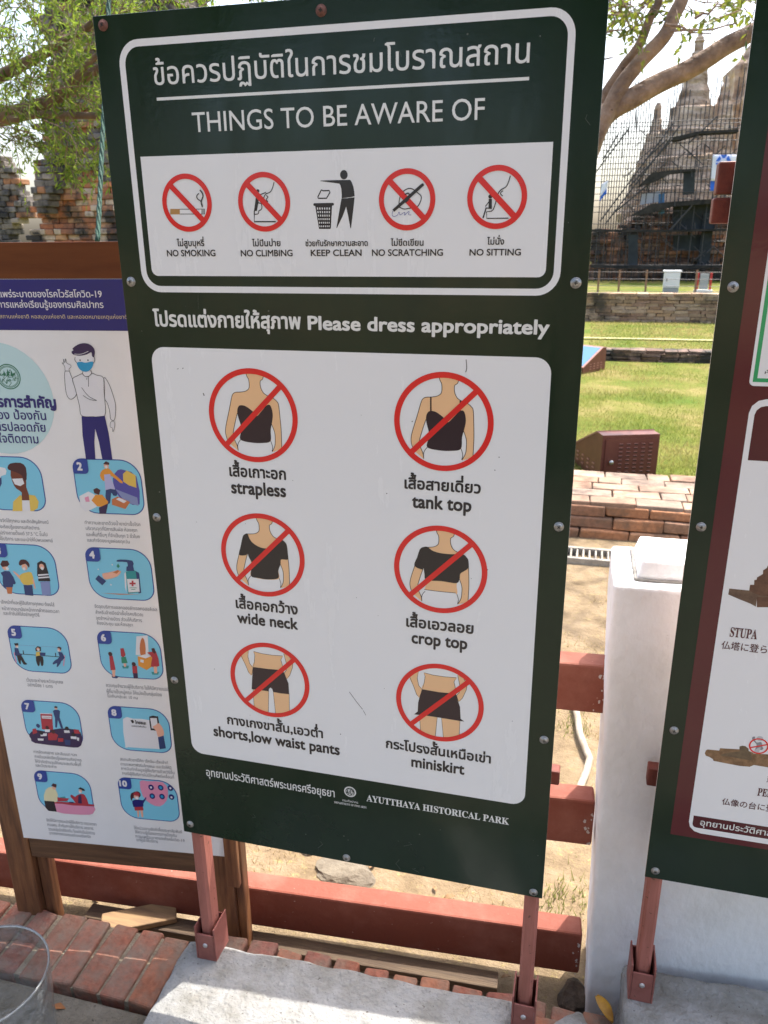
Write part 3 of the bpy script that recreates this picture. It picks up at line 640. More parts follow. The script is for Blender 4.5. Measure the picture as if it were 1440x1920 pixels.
CARDS = {
 1: (Z8, [('white', [(2, 1440), (40, 1448), (50, 1470), (45, 1495), (10, 1505), (2, 1560)]), ('dskin', [(80, 1465), (150, 1475), (190, 1520), (192, 1585), (212, 1640), (215, 1690), (160, 1700), (160, 1625), (120, 1595), (92, 1545)]), ('hair', [(58, 1440), (78, 1415), (150, 1410), (190, 1445), (195, 1530), (175, 1535), (160, 1500), (110, 1475), (65, 1460)]), ('white', [(90, 1525), (165, 1522), (178, 1560), (150, 1578), (110, 1565)]), ('yellow', [(95, 1757), (98, 1690), (150, 1640), (160, 1650), (165, 1757)]), ('white', [(162, 1680), (215, 1680), (222, 1757), (165, 1757)]), ('yellow', [(212, 1640), (255, 1645), (282, 1690), (275, 1735), (245, 1757), (222, 1757)]), ('jean', [(0, 1520), (14, 1515), (16, 1560), (2, 1590)])]),
 2: (Z8, [('purple', [(815, 1525), (850, 1462), (905, 1465), (985, 1510), (1008, 1710), (900, 1685), (835, 1620)]), ('yellow', [(888, 1490), (915, 1465), (978, 1500), (985, 1590), (930, 1572), (890, 1545)]), ('slate', [(835, 1600), (990, 1660), (1000, 1720), (900, 1690)]), ('orange', [(740, 1462), (785, 1450), (815, 1482), (885, 1545), (872, 1556), (805, 1505), (795, 1535), (745, 1540), (722, 1500)]), ('lav', [(752, 1495), (795, 1490), (832, 1600), (762, 1608)]), ('jean', [(765, 1606), (835, 1604), (845, 1645), (818, 1645), (803, 1625), (795, 1700), (770, 1692)]), ('skin', (768, 1432, .0055)), ('hair', [(745, 1418), (765, 1398), (790, 1410), (788, 1425), (760, 1422)]), ('white', (768, 1440, .003)), ('white', [(575, 1650), (640, 1616), (690, 1642), (712, 1720), (620, 1765), (582, 1722)]), ('pink', [(612, 1660), (640, 1650), (650, 1690), (620, 1690)]), ('orange', [(690, 1640), (740, 1640), (782, 1690), (770, 1732), (702, 1722), (662, 1680)]), ('hair', [(675, 1602), (700, 1590), (726, 1606), (716, 1640), (682, 1628)]), ('plum', [(715, 1732), (782, 1702), (766, 1777), (720, 1777)]), ('rust', [(808, 1672), (850, 1652), (940, 1692), (906, 1742), (810, 1712)]), ('white', [(838, 1672), (860, 1660), (915, 1685), (895, 1700)])]),
 3: (ZA, [('skin', (40, 450, .007)), ('hair', [(5, 430), (20, 402), (60, 402), (75, 430), (60, 445), (20, 450)]), ('white', (58, 462, .0035)), ('jean', [(10, 492), (75, 482), (122, 570), (102, 580), (96, 602), (30, 602), (24, 520)]), ('rust', [(50, 602), (98, 602), (92, 652), (60, 650)]), ('skin', [(98, 480), (110, 482), (160, 520), (150, 540)]), ('yellow', [(160, 505), (200, 490), (240, 492), (258, 560), (246, 580), (180, 582), (150, 530)]), ('skin', [(245, 540), (258, 545), (272, 610), (262, 612)]), ('jean', [(180, 585), (246, 585), (254, 666), (192, 660)]), ('skin', (188, 450, .007)), ('hair', [(145, 420), (160, 395), (200, 398), (225, 430), (220, 455), (195, 425), (155, 440)]), ('white', (185, 464, .0035)), ('black', [(283, 420), (312, 402), (345, 420), (368, 500), (340, 530), (282, 515)]), ('skin', (317, 447, .006)), ('white', (320, 460, .0035)), ('black', [(287, 492), (362, 486), (382, 555), (292, 556)]), ('white', [(289, 505), (367, 500), (370, 510), (290, 516)]), ('white', [(290, 525), (374, 520), (377, 530), (291, 536)]), ('slate', [(306, 560), (376, 556), (386, 655), (322, 665)])]),
 4: (ZA, [('rust', [(760, 645), (900, 650), (1060, 655), (900, 658)]), ('white', [(935, 500), (950, 480), (950, 640), (940, 600)]), ('teal2', [(945, 485), (1000, 470), (1045, 492), (1058, 640), (962, 650)]), ('jean', [(1020, 480), (1047, 500), (1062, 645), (1042, 648)]), ('white', [(955, 540), (1043, 540), (1050, 635), (966, 640)]), ('red', [(990, 552), (1004, 552), (1004, 594), (990, 594)]), ('red', [(974, 567), (1020, 567), (1020, 580), (974, 580)]), ('green', [(975, 604), (1028, 604), (1028, 608), (975, 608)]), ('green', [(985, 616), (1018, 616), (1018, 620), (985, 620)]), ('jean', [(952, 445), (1002, 445), (1010, 480), (950, 480)]), ('jean', [(878, 402), (900, 394), (995, 402), (1000, 445), (962, 445), (955, 414), (885, 410)]), ('green', [(888, 422), (902, 445), (890, 458), (877, 445)]), ('skin', [(770, 500), (820, 490), (870, 478), (912, 482), (882, 520), (820, 540), (785, 540)]), ('rust', [(850, 492), (885, 472), (900, 478), (880, 500)]), ('jean', [(742, 510), (800, 555), (770, 587), (718, 540)]), ('white', (845, 432, .0016)), ('white', (740, 467, .0015)), ('white', (835, 582, .0018))]),
 5: (ZA, [('black', [(140, 1098), (460, 1122), (460, 1127), (140, 1103)]), ('slate', [(150, 1034), (270, 1040), (270, 1042), (150, 1036)]), ('slate', [(310, 1043), (430, 1050), (430, 1052), (310, 1045)]), ('black', [(174, 1075), (180, 1075), (184, 1102), (176, 1102)]), ('pink', [(105, 1090), (112, 1090), (130, 1165), (122, 1165)]), ('jean', [(112, 1055), (140, 1060), (150, 1095), (170, 1108), (150, 1130), (115, 1110)]), ('black', [(130, 1115), (165, 1115), (190, 1160), (208, 1178), (180, 1180), (160, 1145), (160, 1175), (148, 1172)]), ('skin', (130, 1044, .004)), ('black', [(108, 1022), (140, 1020), (142, 1036), (118, 1040)]), ('white', (134, 1050, .0022)), ('yellow', [(275, 1085), (308, 1085), (312, 1118), (272, 1118)]), ('black', [(272, 1120), (325, 1122), (328, 1185), (312, 1188), (304, 1150), (300, 1188), (285, 1186)]), ('jean', [(300, 1090), (345, 1092), (342, 1118), (305, 1116)]), ('black', [(268, 1060), (285, 1042), (310, 1050), (312, 1080), (272, 1080)]), ('skin', (290, 1066, .004)), ('white', (291, 1071, .0022)), ('black', [(416, 1092), (422, 1092), (426, 1124), (420, 1124)]), ('pink', [(485, 1110), (492, 1112), (484, 1190), (476, 1190)]), ('jean', [(440, 1085), (470, 1090), (490, 1130), (465, 1155), (435, 1140), (450, 1120)]), ('jean', [(430, 1140), (465, 1150), (440, 1195), (428, 1195), (432, 1170), (405, 1180), (400, 1168)]), ('skin', (447, 1070, .004)), ('hair', [(428, 1055), (445, 1045), (465, 1055), (460, 1075), (450, 1060)]), ('white', (442, 1076, .0022))]),
 6: (ZA, [('white', [(1025, 970), (1110, 962), (1118, 1110), (1020, 1110)]), ('rust', [(1058, 1000), (1072, 980), (1085, 1000), (1095, 1060), (1090, 1130), (1062, 1128), (1050, 1060)]), ('orange', [(1035, 1120), (1140, 1112), (1152, 1190), (1102, 1222), (1040, 1190)]), ('white', [(1035, 1118), (1090, 1105), (1145, 1115), (1095, 1135)]), ('white', [(1055, 1142), (1080, 1146), (1080, 1168), (1055, 1162)]), ('jean', [(838, 1262), (895, 1270), (880, 1285), (845, 1280)]), ('red', [(822, 1115), (848, 1115), (870, 1220), (832, 1225)]), ('skin', [(842, 1222), (868, 1222), (866, 1272), (848, 1272)]), ('hair', (830, 1102, .005)), ('teal2', [(918, 1190), (970, 1190), (965, 1210), (925, 1210)]), ('red', [(905, 1060), (930, 1058), (945, 1110), (925, 1130), (910, 1115)]), ('green', [(912, 1125), (945, 1122), (960, 1168), (916, 1172)]), ('skin', [(930, 1172), (950, 1172), (948, 1198), (934, 1198)]), ('red', [(994, 1190), (1030, 1190), (1034, 1245), (998, 1245)]), ('plum', [(1000, 1245), (1035, 1245), (1038, 1285), (1006, 1285)]), ('hair', (1006, 1178, .005)), ('teal2', [(1138, 1235), (1195, 1235), (1190, 1256), (1145, 1256)]), ('red', [(1142, 1085), (1172, 1082), (1198, 1190), (1135, 1195), (1145, 1130), (1110, 1095), (1115, 1088)]), ('skin', [(1155, 1195), (1180, 1195), (1182, 1245), (1160, 1245)]), ('hair', [(1138, 1060), (1160, 1056), (1172, 1090), (1160, 1100), (1145, 1085)])]),
 7: (ZB2, [('red', [(274, 204), (354, 204), (362, 320), (286, 312)]), ('white', [(284, 220), (350, 222), (350, 242), (286, 238)]), ('red', [(288, 228), (346, 230), (346, 233), (288, 231)]), ('white', [(274, 202), (356, 206), (356, 211), (274, 207)]), ('jean', [(360, 190), (380, 180), (408, 188), (405, 230), (428, 300), (412, 300), (394, 250), (388, 296), (376, 296), (374, 235)]), ('skin', (380, 168, .004)), ('black', [(368, 160), (378, 154), (392, 160), (388, 168), (372, 168)]), ('plum', [(200, 345), (240, 315), (300, 325), (370, 312), (450, 305), (545, 330), (556, 400), (530, 434), (440, 428), (240, 405), (212, 375)]), ('red', [(222, 310), (245, 305), (255, 335), (225, 345)]), ('jean', (260, 288, .005)), ('red', [(325, 340), (360, 330), (395, 350), (385, 385), (330, 385)]), ('hair', (362, 328, .005)), ('white', [(305, 312), (340, 312), (338, 330), (308, 330)]), ('hair', (322, 300, .0045)), ('white', [(435, 318), (470, 318), (475, 335), (438, 335)]), ('black', (455, 306, .005)), ('red', [(500, 310), (535, 315), (545, 340), (505, 340)]), ('white', [(275, 340), (320, 338), (318, 356), (278, 358)]), ('black', (282, 335, .005)), ('white', [(258, 372), (298, 374), (296, 388), (260, 386)]), ('red', [(395, 370), (430, 372), (430, 395), (395, 395)]), ('white', [(480, 358), (520, 360), (520, 378), (482, 374)]), ('black', (498, 346, .005)), ('white', [(522, 365), (538, 368), (536, 390), (524, 385)]), ('jean', [(440, 380), (480, 385), (478, 420), (445, 415)])]),
 8: (ZB2, [('white', [(832, 242), (900, 240), (1010, 250), (1060, 300), (1075, 430), (1060, 444), (870, 432), (848, 420)]), ('black', [(1010, 226), (1060, 224), (1070, 232), (1082, 316), (1076, 322), (1026, 318), (1018, 310)]), ('white', [(1016, 236), (1060, 236), (1070, 308), (1026, 306)]), ('skin', [(1032, 295), (1050, 285), (1075, 270), (1105, 315), (1106, 355), (1068, 362), (1058, 325)]), ('jean', [(1068, 366), (1106, 354), (1122, 440), (1080, 446)]), ('black', [(882, 250), (900, 248), (908, 265), (895, 272)])]),
 9: (ZB2, [('teal2', [(408, 770), (440, 765), (462, 800), (402, 798)]), ('red', [(368, 798), (500, 806), (638, 820), (638, 832), (500, 826), (370, 812)]), ('pink', [(370, 812), (500, 826), (636, 834), (636, 870), (605, 888), (480, 884), (386, 868)]), ('cream', [(310, 722), (345, 700), (372, 712), (392, 750), (388, 798), (365, 802), (300, 790)]), ('red', [(390, 770), (420, 775), (470, 778), (455, 795), (392, 798)]), ('black', [(302, 794), (368, 798), (386, 868), (330, 862), (310, 840)]), ('skin', (368, 706, .005)), ('hair', [(348, 690), (362, 676), (385, 684), (382, 705), (365, 700)]), ('red', [(518, 760), (545, 748), (575, 755), (600, 815), (575, 816), (520, 812), (500, 790), (478, 765), (486, 752), (508, 768)]), ('plum', [(532, 755), (552, 755), (556, 812), (530, 810)]), ('skin', (545, 728, .0045)), ('black', [(530, 712), (545, 702), (572, 715), (576, 728), (560, 725), (548, 718)]), ('white', (542, 736, .003)), ('plum', [(470, 800), (500, 802), (500, 810), (470, 808)])]),
 10: (ZB2, [('pink', [(945, 662), (1000, 662), (1100, 668), (1135, 720), (1128, 790), (1080, 832), (1020, 815), (965, 760)]), ('skin', [(925, 858), (942, 858), (940, 905), (932, 905)]), ('skin', [(948, 858), (966, 858), (970, 905), (958, 905)]), ('navy', [(895, 795), (930, 785), (968, 790), (985, 770), (990, 778), (970, 812), (966, 836), (906, 836), (900, 825)]), ('red', [(908, 836), (966, 834), (972, 858), (912, 860)]), ('hair', [(882, 770), (890, 742), (930, 730), (950, 745), (945, 770), (900, 775), (890, 795)]), ('skin', (922, 768, .0065)), ('red', [(898, 750), (920, 730), (945, 745), (942, 762), (915, 758)]), ('white', (926, 776, .004))] + [('navy', (x, y, .0072)) for x, y in ((1022, 703), (1087, 705), (1152, 708), (1030, 762), (1096, 765), (1160, 768))] + [('mask', (x, y, .004)) for x, y in ((1087, 705), (1096, 765), (1030, 762))] + [('white', (x, y, .0028)) for x, y in ((1022, 703), (1152, 708), (1160, 770))]),
}
LINES = {
 1: (0, 974, ['วจวัดไข้ทุกคน และติดสัญลักษณ์', 'ล่งเรียนรู้ของกรมศิลปากร', 'ภูมิร่างกายตั้งแต่ 37.5 °C ขึ้นไป', 'าใช้บริการ และแนะนำให้ไปพบแพทย์'], [(-2, 92, 978), (-2, 75, 989.5), (-2, 90, 1001), (-2, 100, 1012)]),
 2: (0, 0, ['ทำความสะอาดด้วยน้ำยาฆ่าเชื้อโรค', 'บริเวณจุดที่มีการสัมผัส ห้องสุขา', 'และพื้นที่อื่นๆ ที่จำเป็นทุก 2 ชั่วโมง', 'และกำจัดขยะมูลฝอยทุกวัน'], [(160, 264, 982), (162, 258, 993), (163, 263, 1004.5), (165, 244, 1015)]),
 3: (0, 0, ['เจ้าหน้าที่และผู้ใช้บริการทุกคน ต้องใส่', 'หน้ากากอนามัย/หน้ากากผ้าตลอดเวลา', 'และกำชับให้ใส่อย่างถูกวิธี'], [(3, 103, 1131), (5, 112, 1143), (8, 75, 1152)]),
 4: (0, 0, ['จัดจุดบริการแอลกอฮอล์/แอลกอฮอล์เจล', 'สำหรับล้างมือฆ่าเชื้อโรคบริเวณ', 'จุดจำหน่ายบัตร ส่วนให้บริการ', 'ห้องประชุม และห้องสุขา'], [(178, 295, 1139), (180, 269, 1150), (181, 267, 1161), (183, 250, 1170.5)]),
 5: (0, 0, ['เว้นระยะห่างระหว่างบุคคล', 'อย่างน้อย 1 เมตร'], [(51, 119, 1277), (53, 100, 1286)]),
 6: (0, 0, ['ควบคุมจำนวนผู้ใช้บริการ ไม่ให้มีความแออัด', 'ผู้ที่มาเป็นหมู่คณะ ให้แบ่งเป็นกลุ่มย่อย', 'ไม่เกินกลุ่มละ 10 คน'], [(200, 322, 1287), (201, 304, 1298), (202, 259, 1306.5)]),
 7: (0, 0, ['การจัดบรรยาย และสัมมนา ฯลฯ', 'ภายในแหล่งเรียนรู้ของกรมศิลปากร', 'ให้จำกัดจำนวนให้เหมาะสมกับพื้นที่', 'และเว้นระยะห่าง'], [(64, 145, 1411), (66, 154, 1420), (67, 153, 1429), (68, 107, 1436.5)]),
 8: (0, 0, ['สแกนคิวอาร์โค้ด เช็คอิน-เช็คเอ้าท์', 'ตามแพลตฟอร์มไทยชนะ และจัดให้มี', 'การบันทึกข้อมูลผู้ใช้บริการด้วยวิธีอื่น', 'กรณีผู้ใช้บริการไม่มีโทรศัพท์เคลื่อนที่'], [(226, 316, 1425), (227, 322, 1434), (228, 328, 1442.5), (230, 327, 1451.5)]),
 9: (0, 0, ['จัดให้มีการแนะนำผู้ใช้บริการ ตรวจตรา', 'ควบคุม กำกับการให้บริการ ลดการ', 'รวมกลุ่มใกล้ชิดกัน โดยให้เป็นไปตาม', 'มาตรการควบคุมอย่างเคร่งครัด'], [(88, 182, 1539), (90, 176, 1547.5), (92, 179, 1556), (94, 171, 1563.5)]),
 10: (0, 0, ['ให้หน่วยงานจัดทำสื่อประชาสัมพันธ์', 'ให้ความรู้เรื่องมาตรการป้องกัน', 'การแพร่ระบาดของโรคโควิด-19', 'แก่ผู้เข้าใช้บริการ'], [(252, 342, 1553.5), (254, 332, 1561.5), (255, 347, 1569.5), (257, 297, 1576)]),
}
for k in range(1, 11):
    a = card(k); z_, it = CARDS[k]; blobs(a, z_, it)
    if k == 8:
        a.text('ไทยชนะ', (254.5, 1356), (275, 1358), 4.5, C_['black'], bold=.03, layer=20); a.text('แพลตฟอร์ม', (248, 1361.5), (275, 1363.5), 2.6, C_['black'], layer=20)
    o = a.build('picture_card', t2)
    a = art2()
    for s_, (xl, xr, y) in zip(LINES[k][2], LINES[k][3]):
        a.text(s_, (xl, y), (xr, y + (xr - xl) * (.035 + (y - 960) / 7500)), 4.9 if y < 1300 else 4.2, PT, layer=14)
    a.build('card_caption', t2)
# timber frame
def plank(name, x0, x1, y0, y1, z0, z1, m=WOOD): mb = MB(); rbox(mb, x0, z0, x1, z1, y0, y1, m); return mb.build(name, t2, bevel=.003)
plank('frame_post', -.592, -.522, -.001, .030, -.14, 1.72); plank('frame_batten', -.517, -.486, .014, .045, -.14, .21)
plank('frame_post', -.034, .030, .001, .032, -.14, 1.72); plank('frame_batten', .0305, .052, .010, .050, -.14, 1.70); plank('frame_batten', .018, .0515, -.018, .0005, .175, 1.72)
plank('frame_rail', -.521, -.035, .0015, .034, .192, .2565, WOODH); plank('frame_rail', -.521, -.035, .0035, .034, 1.65, 1.722, WOODH)

# ------------------------------------------------------------------ the right-hand board
B3 = Board(.10)
t3 = thing('information_board', 'dark green board with maroon panel and pictures of a ruined STUPA, cut by right edge', 'sign', (0, .10, 0))
X0 = 1.003; board_panel(t3, X0, X0 + .8, .47, .47 + H, GREEN)
MAR = mat('board_maroon', (.095, .016, .020), .12, (.085, .013, .018), 5, bump=.10, bscale=90, bdist=.0015)
DM = ink('dark_maroon', (.075, .010, .016)); FG = ink('frame_green', (.03, .33, .12)); MT = ink('maroon_text', (.10, .028, .035))
def art3(zoom=None): return Art(B3, zoom)
a = art3(); ml = (a.p((1386, 650)).x + a.p((1266, 1480)).x) / 2; mb_ = a.p((1290, 1569)).y; cx = X0 + .4
a.fill([(ml, mb_), (2 * cx - ml, mb_), (2 * cx - ml, 2.05), (ml, 2.05)], MAR, 1); a.build('maroon_panel', t3)
a = art3(); l = a.p((1413, 660)).x; bz = a.p((1425, 724)).y; th = .0115
a.fill(rrect(l, bz, 2 * cx - l, 2.0, .008), WHITE, 2)
g = a.p((1411, 716)); gi = a.p((1420, 709)); a.fill(rrect(g.x, g.y, 2 * cx - g.x, 1.985, 0), FG, 3, [rrect(gi.x, gi.y, 2 * cx - gi.x, 1.975, 0)[::-1]])
a.text('ห้าม', (1433.5, 701), (1462, 702), 5, C_['black'], layer=4)
a.build('upper_panel', t3)
a = art3(); l = a.p((1396, 830)).x; tz = a.p((1425, 748)).y; bz = a.p((1330, 1568)).y
bz = a.p((1298, 1560)).y
a.fill(rrect(l, bz, 2 * cx - l, tz, .024, 3), WHITE, 2)
il = a.p((1409, 815)).x; a.fill(rrect(il, a.p((1405, 863)).y, 2 * cx - il, a.p((1432, 761)).y, (0, 0, .016, .016), 3), DM, 3)
sl = a.p((1299, 1540)).x; a.fill(rrect(sl, a.p((1305, 1551.5)).y, 2 * cx - sl, a.p((1300, 1528.5)).y, (.008, .008, 0, 0), 3), DM, 3)
a.build('lower_panel', t3)
a = art3()
a.text('อุทยานประวัติศาสตร์', (1312.5, 1546.5), (1470, 1570), 8.5, LITWHITE, layer=4, bold=.012)
a.build('strip_lettering', t3); a = art3()
a.text(serif('STUPA'), (1368, 1193), (1418.5, 1198.5), 17, MT, serif('H'), bold=.012); a.text('仏塔に登られない', (1352, 1215), (1492, 1234), 14, MT, '仏', bold=.01)
a.build('stupa_caption', t3); a = art3()
a.text(serif('PEDESTAL'), (1419.5, 1491), (1494, 1501), 14, MT, serif('H'), bold=.012); a.text('仏像の台に登らない', (1353, 1507), (1500, 1532), 11.5, MT, '仏', bold=.01)
a.text('ฐานพระ', (1437.5, 1463.5), (1476, 1468), 8, MT)
a.build('pedestal_caption', t3)
RUIN = mat('print_ruin', (.085, .035, .022), .2, (.16, .075, .045), 60, bump=.1, bscale=90, bdist=.0012); RUIN2 = mat('print_ruin_side', (.10, .055, .038), .2, (.16, .10, .065), 70)
RUIN3 = mat('print_rubble', (.30, .17, .085), .2, (.14, .075, .035), 55); RUIN4 = mat('print_rubble_dark', (.10, .065, .04), .2, (.16, .11, .06), 60)
ZS = (1290, 1040, 8.727); a = art3(ZS)
a.poly([(675, 553), (1000, 585), (1160, 640), (1400, 660), (1640, 640), (1640, 700), (1400, 745), (1125, 730), (1110, 850), (1020, 800), (830, 725), (658, 650)], RUIN2, 3, False)
a.poly([(1125, 690), (1400, 700), (1640, 690), (1640, 860), (1125, 858)], RUIN, 3.5, False)
a.poly([(1000, 590), (1015, 490), (1080, 492), (1085, 412), (1120, 410), (1130, 370), (1190, 335), (1225, 315), (1228, 255), (1290, 215), (1320, 150), (1400, 60), (1500, 150), (1560, 300), (1600, 480), (1640, 690), (1400, 690), (1170, 665)], RUIN, 4, False)
a.build('stupa_picture', t3)
ZP = (1270, 1360, 7.382); a = art3(ZP)
a.poly([(380, 385), (395, 345), (420, 332), (580, 348), (590, 315), (860, 330), (980, 350), (1080, 390), (1250, 400), (1500, 420), (1500, 620), (1250, 580), (1060, 548), (1000, 572), (860, 560), (700, 530), (500, 490), (490, 465), (440, 435), (395, 420)], RUIN3, 3, False)
a.poly([(610, 400), (760, 370), (990, 360), (1030, 450), (1010, 480), (870, 460), (770, 440), (620, 420)], RUIN4, 3.5); a.poly([(860, 290), (900, 280), (940, 285), (985, 320), (990, 390), (930, 410), (860, 380)], RUIN4, 4, False)
a.build('pedestal_picture', t3)
a = art3(ZP); c = a.p((1125, 285)); r = a.p((1262, 300)).x - c.x; 
FIGW = ink('figure_grey', (.50, .50, .52)); FIGD = ink('figure_shade', (.25, .25, .27))
for m, P in ((FIGD, [(1040, 160), (1075, 155), (1072, 195), (1100, 235), (1160, 230), (1175, 290), (1190, 320), (1160, 340), (1110, 330), (1085, 380), (1060, 380), (1080, 320), (1095, 265), (1050, 210), (1035, 190)]), (FIGW, [(1095, 175), (1120, 150), (1165, 152), (1188, 180), (1170, 212), (1120, 210)]), (FIGW, [(1050, 375), (1085, 330), (1150, 300), (1140, 345), (1110, 385), (1060, 390)])): a.poly(P, m, 4.5 + .5 * (m is FIGW))
a.ring(c, r, r * .16, RED, 6); a.stroke([(c[0] - r * .85, c[1] - r * .35), (c[0] + r * .85, c[1] + r * .35)], r * .15, RED, 6.5)
a.build('no_climbing_pictogram', t3)
for z in (2.058, 1.651, 1.247, .83, .49): screw(t3, X0 + .019, z, 0, z > 2)
for z in (2.058, 1.651, 1.247, .83, .49): screw(t3, X0 + .781, z, 0, z > 2)
legs(t3, (X0 + .022, X0 + .776), .135, .0065, 2.07)
cross_rail(t3, X0 - .017, X0 + .82, 1.790, 1.838, .053, .085); cross_rail(t3, X0 - .019, X0 + .82, 1.746, 1.785, .053, .082); cross_rail(t3, X0 - .012, X0 + .82, .655, .698, .053, .080)

# ------------------------------------------------------------------ ground
GZ = -.12
def gh(x, y):
    h = GZ + noise.noise((x * .9, y * .9, 3)) * .012 + noise.noise((x * 5, y * 5, 1)) * .004
    if y > 18.35: h += .55
    return h
def ground():
    def axis(a): return sorted(set(round(v, 4) for v in a))
    xs = axis([-260, -120, -60, -35, -22, -14, -9, -6.5, -5] + [-4 + i * .2 for i in range(46)] + [6, 8, 11, 15, 22, 35, 60, 120, 260])
    ys = axis([-260, -120, -60, -30, -16, -9, -5, -2, -1] + [-.2 + i * .1 for i in range(42)] + [4.2 + i * .5 for i in range(27)] + [18, 18.3, 18.4, 19, 21, 24, 28, 34, 45, 70, 120, 260])
    V = [(x, y, gh(x, y)) for y in ys for x in xs]; n = len(xs)
    F = [(j * n + i, j * n + i + 1, (j + 1) * n + i + 1, (j + 1) * n + i) for j in range(len(ys) - 1) for i in range(n - 1)]
    m = bpy.data.materials.new('earth_and_lawn'); m.use_nodes = True; N = m.node_tree; b = N.nodes['Principled BSDF']; b.inputs['Roughness'].default_value = .95; b.inputs['Specular IOR Level'].default_value = .1
    tc = N.nodes.new('ShaderNodeTexCoord'); P = tc.outputs['Object']
    def nz(s, d=6, r=.6): t = N.nodes.new('ShaderNodeTexNoise'); t.inputs['Scale'].default_value = s; t.inputs['Detail'].default_value = d; t.inputs['Roughness'].default_value = r; N.links.new(P, t.inputs['Vector']); return t.outputs['Fac']
    def ramp(f, stops):
        r = N.nodes.new('ShaderNodeValToRGB')
        while len(r.color_ramp.elements) < len(stops): r.color_ramp.elements.new(.5)
        for e, (p, c) in zip(r.color_ramp.elements, stops): e.position = p; e.color = (*c, 1)
        N.links.new(f, r.inputs[0]); return r.outputs[0]
    def mix(f, a, c): q = N.nodes.new('ShaderNodeMix'); q.data_type = 'RGBA'; N.links.new(f, q.inputs[0]); N.links.new(a, q.inputs[6]); N.links.new(c, q.inputs[7]); return q.outputs[2]
    sand = ramp(nz(7, 8, .7), [(.3, (.13, .094, .056)), (.5, (.215, .160, .098)), (.7, (.28, .215, .140))])
    litter = ramp(nz(38, 4, .8), [(.56, (0, 0, 0)), (.68, (1, 1, 1))]); dry = ramp(nz(90, 2), [(.3, (.16, .13, .06)), (.7, (.36, .28, .13))])
    sand = mix(litter, sand, dry)
    grass = ramp(nz(1.1, 7, .65), [(.34, (.07, .115, .014)), (.5, (.125, .135, .026)), (.64, (.22, .18, .07))])
    fine = ramp(nz(60, 3), [(.3, (.6, .6, .6)), (.7, (1.25, 1.25, 1.25))])
    mu = N.nodes.new('ShaderNodeMix'); mu.data_type = 'RGBA'; mu.blend_type = 'MULTIPLY'; mu.inputs[0].default_value = 1; N.links.new(grass, mu.inputs[6]); N.links.new(fine, mu.inputs[7])
    sp = N.nodes.new('ShaderNodeSeparateXYZ'); N.links.new(P, sp.inputs[0])
    ad = N.nodes.new('ShaderNodeMath'); ad.operation = 'MULTIPLY_ADD'; ad.inputs[1].default_value = .8; N.links.new(nz(1.5), ad.inputs[0]); N.links.new(sp.outputs['Y'], ad.inputs[2])
    gr = N.nodes.new('ShaderNodeMapRange'); gr.inputs[1].default_value = 4.6; gr.inputs[2].default_value = 5.3; N.links.new(ad.outputs[0], gr.inputs[0])
    N.links.new(mix(gr.outputs[0], sand, mu.outputs[2]), b.inputs['Base Color'])
    u = N.nodes.new('ShaderNodeBump'); u.inputs['Strength'].default_value = .7; u.inputs['Distance'].default_value = .02; N.links.new(nz(45, 6, .7), u.inputs['Height']); N.links.new(u.outputs[0], b.inputs['Normal'])
    mb = MB(); mb.add(V, F, m, True); o = mb.build('ground', kind='structure'); return o
ground()
CEM = mat('cement', (.20, .175, .14), .9, (.11, .095, .07), 7, 9, bump=1.0, bscale=90, spec=.2, bdist=.008, specks=(120, .66, (.06, .05, .04)))
mb = MB(); mb.box((0, -3.1, -.11), (14, 6, .2), CEM); tag(mb.build('pavement', bevel=.01), kind='structure')

# brick kerb
BRK = island_mat('kerb_brick', [(.24, .090, .055), (.29, .11, .062), (.22, .080, .056), (.33, .135, .075), (.26, .10, .064), (.23, .095, .072)], dirt=(.20, .15, .112), dscale=11, dlo=.40, dhi=.66, bscale=70)
MORT = mat('mortar', (.27, .22, .155), .95, (.19, .15, .10), 40, bump=.8, bscale=120)
t = thing('brick_kerb', 'row of red bricks laid on end beside the white plinth, under the poster', 'kerb', (0, .01, 0))
mb = MB(); x = -3.0; rs = random.Random(5)
while x < .96:
    wd = .067 + rs.uniform(-.004, .004); f0 = -.100 + rs.uniform(-.004, .004); f1 = .098 + rs.uniform(-.012, .006) + (.030 if x > -.03 else 0)
    mb.box((x + wd / 2, (f0 + f1) / 2, -.035 + rs.uniform(-.003, .003) + (.022 if x > -.03 else 0)), (wd, f1 - f0, .07), BRK, rs.uniform(-.02, .02), .0045)
    x += wd + .0095
mb.build('bricks', t, bevel=.006)
mb = MB(); mb.box((-1.02, -.002, -.0515), (3.96, .185, .087), MORT); mb.build('mortar_bed', t)

# painted concrete plinths
PLI = mat('plinth_paint', (.285, .285, .275), .85, (.17, .16, .135), 11, 9, bump=1.0, bscale=75, lo=.42, hi=.72, spec=.25, bdist=.009, specks=(130, .68, (.10, .09, .075)))
o = rough_block([(-.06, -.62, -.06), (.815, -.60, -.06), (.815, .065, -.06), (-.075, .050, -.06), (-.028, -.60, .086), (.80, -.60, .086), (.80, .068, .090), (-.050, .046, .086)], PLI, 'plinth', cuts=40, amp=.005, freq=18, bevel=.018)
tag(o, 'whitewashed rough concrete plinth carrying the middle dark green board', 'plinth')
o = rough_block([(.985, -.45, -.06), (2.2, -.45, -.06), (2.2, .196, -.06), (.99, .192, -.06), (.99, -.45, .130), (2.2, -.45, .132), (2.2, .196, .135), (.992, .192, .133)], PLI, 'plinth', cuts=40, amp=.006, freq=18, bevel=.016)
tag(o, 'whitewashed rough concrete plinth carrying the right board, in front of the white pillar', 'plinth')

